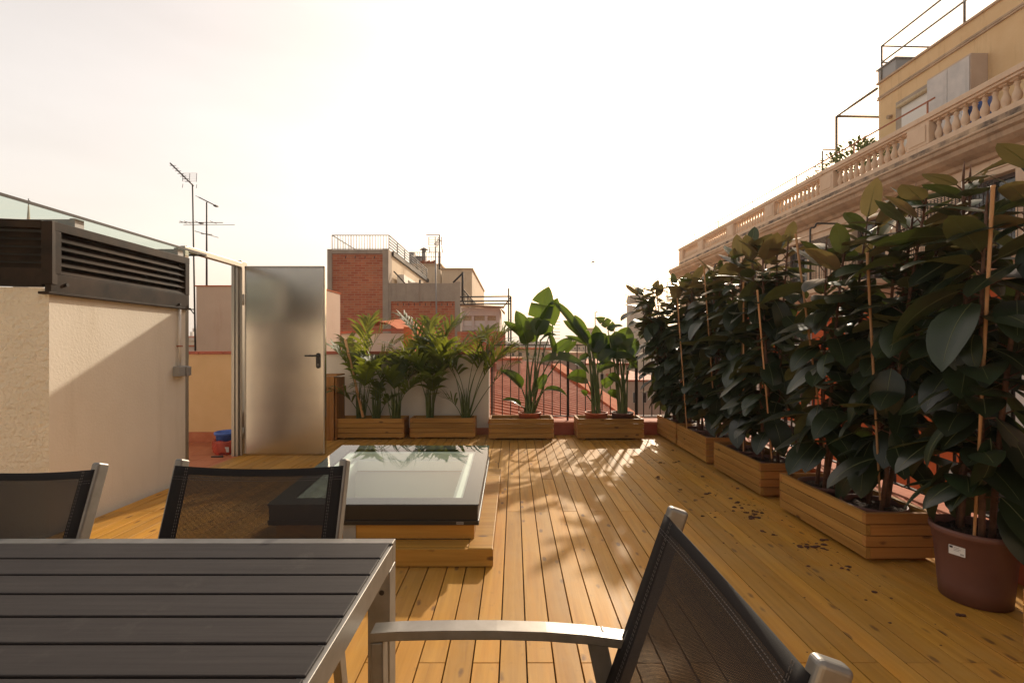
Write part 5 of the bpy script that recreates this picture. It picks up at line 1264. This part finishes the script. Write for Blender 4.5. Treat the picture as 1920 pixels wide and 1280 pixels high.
mb = MB(); mb.bar((2.3, 9.3, pl(2.3, 9.3)+.02), (1.32, 15.2, pl(1.32, 15.2)+.12), .34, .26); mb.build('coping', M['coping'], t, shift=sh)
mb = MB(); mb.bar((.1, 7.0, pl(.1, 7)+.04), (2.6, 8.2, pl(2.6, 8.2)+.06), .12, .10); mb.build('valley_ridge', M['coping'], t, shift=sh)
mb = MB(); mb.box((-3.4, 15.6, -6), (2.3, 15.9, .75)); mb.build('wall', M['concrete'], t, shift=sh)
t = thing('roof_parapet', 'small pinkish plaster block standing on the red ribbed roof', 'wall', (-.1, 12, 0)); sh = (-.1, 12, 0)
mb = MB(); a_ = at(931, 675, 12.4); b_ = at(976, 675, 12.4); mb.box((a_.x, 12.4, .1), (b_.x, 13.6, a_.z)); mb.build('wall', M['pink_plaster'], t, shift=sh)
mb = MB(); mb.box((a_.x-.05, 12.35, a_.z), (b_.x+.05, 13.65, a_.z+.06)); mb.build('coping', M['rooftile'], t, shift=sh)

# city blocks beyond
W4 = lambda x0, y0, n_, st, w_, h_: [(x0+k*st, x0+k*st+w_, y0, y0+h_) for k in range(n_)]
blocks = [
 ('pale cream building with a row of narrow windows beyond the red roof', 1046, 1100, 664, 26, 10, 'cream_b', 'stone_dirty', W4(1050, 678, 5, 9, 5, 18)),
 ('beige building with a pink roof edge behind the long strelitzia leaf', 1090, 1180, 684, 22, 8, 'cream_b', 'rooftile', W4(1108, 700, 4, 17, 7, 16)),
 ('pinkish low building right of the strelitzias behind the railing', 1176, 1260, 715, 18, 7, 'pink_plaster', 'rooftile', W4(1186, 735, 4, 18, 8, 20)),
 ('orange tinted roofs left of the ladder antenna', 935, 1035, 655, 34, 12, 'pink_plaster', 'coping', W4(945, 660, 6, 14, 6, 8)),
 ('dark brown building right of the ladder antenna', 1072, 1118, 646, 60, 12, 'concrete', 'stone_dirty', W4(1076, 650, 5, 8, 4, 6)),
 ('brown brick block showing above the railing between the strelitzias', 1098, 1120, 618, 70, 10, 'pink_plaster', 'stone_dirty', W4(1101, 623, 3, 6, 3, 6)),
 ('pale low block left of the brown brick block', 1070, 1100, 632, 95, 12, 'cream_b', None, W4(1073, 636, 4, 7, 3, 5)),
 ('grey block on the skyline behind the tallest strelitzia', 975, 1030, 640, 100, 15, 'concrete', None, W4(980, 644, 5, 10, 4, 4)),
 ('white block on the skyline behind the tallest strelitzia', 1028, 1062, 645, 85, 15, 'white_b', None, W4(1032, 649, 4, 7, 4, 4)),
 ('pale block just left of the rubber plants on the skyline', 1118, 1180, 634, 110, 15, 'cream_b', None, W4(1124, 640, 5, 10, 4, 6)),
 ('grey green tower block in the gap left of the pinkish stairhead', 361, 367, 615, 220, 15, 'concrete', None, ()),
 ('white tower block in the gap left of the pinkish stairhead', 356, 361, 622, 200, 15, 'white_b', None, ()),
 ('low brown rooftops in the gap beside the door frame', 345, 372, 633, 120, 15, 'pink_plaster', 'coping', ()),
 ('cream rooftop in the gap beside the door frame', 340, 372, 641, 70, 15, 'cream_b', 'stone_dirty', ()),
 ('plain beige block just over the parapet in the door opening', 335, 372, 650, 35, 10, 'pink_plaster', 'coping', ()),
 ('long low block on the horizon behind the palms', 930, 1000, 642, 180, 25, 'cream_b', None, ()),
 ('long hazy block on the horizon between the strelitzias', 1040, 1110, 644, 210, 25, 'concrete', None, ()),
 ('hazy block on the horizon behind the rubber plants', 1150, 1330, 636, 190, 25, 'white_b', None, ()),
]
for lab, x0_, x1_, pt, Yd, dp, mt, cp, wi in blocks: block(lab, x0_, x1_, pt, Yd, dp, M[mt], cop=M[cp] if cp else None, wins=wi, z0=-15)
# bell tower
Yd = 75; t = thing('bell_tower', 'hazy square stone bell tower with arched openings above the rubber plants', 'tower', (at(1201, 0, Yd).x, Yd, -15)); sh = t.location.copy()
mb = MB(); cx_ = at(1202, 0, Yd).x; hw = 19*Yd/F; zt = at(0, 560, Yd).z
def octo(mb, r, z0, z1, cx, cy, ch=.25):
    pts = []
    for sx_, sy_ in ((1, -1), (1, 1), (-1, 1), (-1, -1)):
        if sx_*sy_ < 0: pts += [(cx + sx_*r*(1-ch), cy + sy_*r), (cx + sx_*r, cy + sy_*r*(1-ch))]
        else: pts += [(cx + sx_*r, cy + sy_*r*(1-ch)), (cx + sx_*r*(1-ch), cy + sy_*r)]
    n_ = len(pts); b_ = len(mb.v); mb.v += [(x, y, z0) for x, y in pts] + [(x, y, z1) for x, y in pts]
    for i in range(n_): mb.f.append((b_+i, b_+(i+1) % n_, b_+n_+(i+1) % n_, b_+n_+i)); mb.m.append(0); mb.sm.append(False)
    mb.f.append(tuple(b_+n_+i for i in range(n_))); mb.m.append(0); mb.sm.append(False)
octo(mb, hw, -15, zt, cx_, Yd+hw); octo(mb, hw*1.05, zt-.35, zt+.12, cx_, Yd+hw); octo(mb, hw*.98, zt+.1, zt+.6, cx_, Yd+hw); mb.build('wall', M['concrete'], t, shift=sh)
for k in (-1, 1):
    mb = MB(); w_ = .28; z0_ = zt-2.0; pts = [(-w_, z0_), (w_, z0_), (w_, z0_+1.1)] + [(w_*math.cos(R(a_)), z0_+1.1+w_*math.sin(R(a_))) for a_ in (30, 60, 90, 120, 150)] + [(-w_, z0_+1.1)]
    mb.quad(*[(cx_ + k*hw*.34 + x, Yd-.05, z) for x, z in pts]); b2 = MB(); mb.quad(*[(cx_ + k*hw*.34 + x, Yd-.02, z) for x, z in reversed(pts)]); mb.build('arch_opening', M['black'], t, shift=sh)
mb = MB(); mb.tube([(cx_+.3, Yd+hw, zt+.5), (cx_+.3, Yd+hw, zt+1.7)], .05, 5); mb.build('mast', M['iron'], t, shift=sh)
# church spire with cross seen through the canopy
Yd = 150; p = at(53.5, 379, Yd); t = thing('church_spire', 'faint thin church spire with a cross behind the glass canopy', 'spire', (p.x, Yd, -15)); sh = t.location.copy()
mb = MB(); mb.lathe([(2.2, p.z-24), (.6, p.z-9), (.15, p.z-1)], c=(p.x, Yd, 0), n=8); mb.build('roof', M['concrete'], t, shift=sh)
mb = MB(); mb.box((p.x-2.4, Yd-2.4, -15), (p.x+2.4, Yd+2.4, p.z-22)); mb.build('wall', M['concrete'], t, shift=sh)
mb = MB(); mb.box((p.x-.08, Yd-.08, p.z-1), (p.x+.08, Yd+.08, p.z+1.1)); mb.box((p.x-.5, Yd-.07, p.z+.35), (p.x+.5, Yd+.07, p.z+.5)); mb.build('cross', M['iron'], t, shift=sh)
# bird
p = at(1112, 492, 25); t = thing('bird', 'tiny dark bird flying in the bright sky', 'bird', tuple(p)); 
mb = MB(); mb.tube([(-.14, 0, 0), (-.05, 0, .01), (.06, 0, .01), (.13, 0, .02)], [.008, .035, .03, .006], 6)
for s_ in (-1, 1): mb.grid([[(-.05, 0, .01), (.05, 0, .01)], [(-.07, s_*.14, .05), (.02, s_*.14, .05)], [(-.10, s_*.27, .0), (-.07, s_*.28, .0)]])
mb.build('body', M['iron'], t)

# ------------------------------------------------------------ air
mb = MB(); mb.box((-2600, -2600, -17), (2600, 2600, 14)); hz_ = mb.build('haze', [])
hm = bpy.data.materials.new('haze'); hm.use_nodes = True; hn = hm.node_tree; hn.nodes.clear()
pv = hn.nodes.new('ShaderNodeVolumePrincipled'); pv.inputs['Color'].default_value = (.96, .92, .88, 1); pv.inputs['Density'].default_value = .0010; pv.inputs['Anisotropy'].default_value = .3
ho = hn.nodes.new('ShaderNodeOutputMaterial'); hn.links.new(pv.outputs[0], ho.inputs['Volume']); hz_.data.materials.append(hm); tag(hz_, kind='stuff')
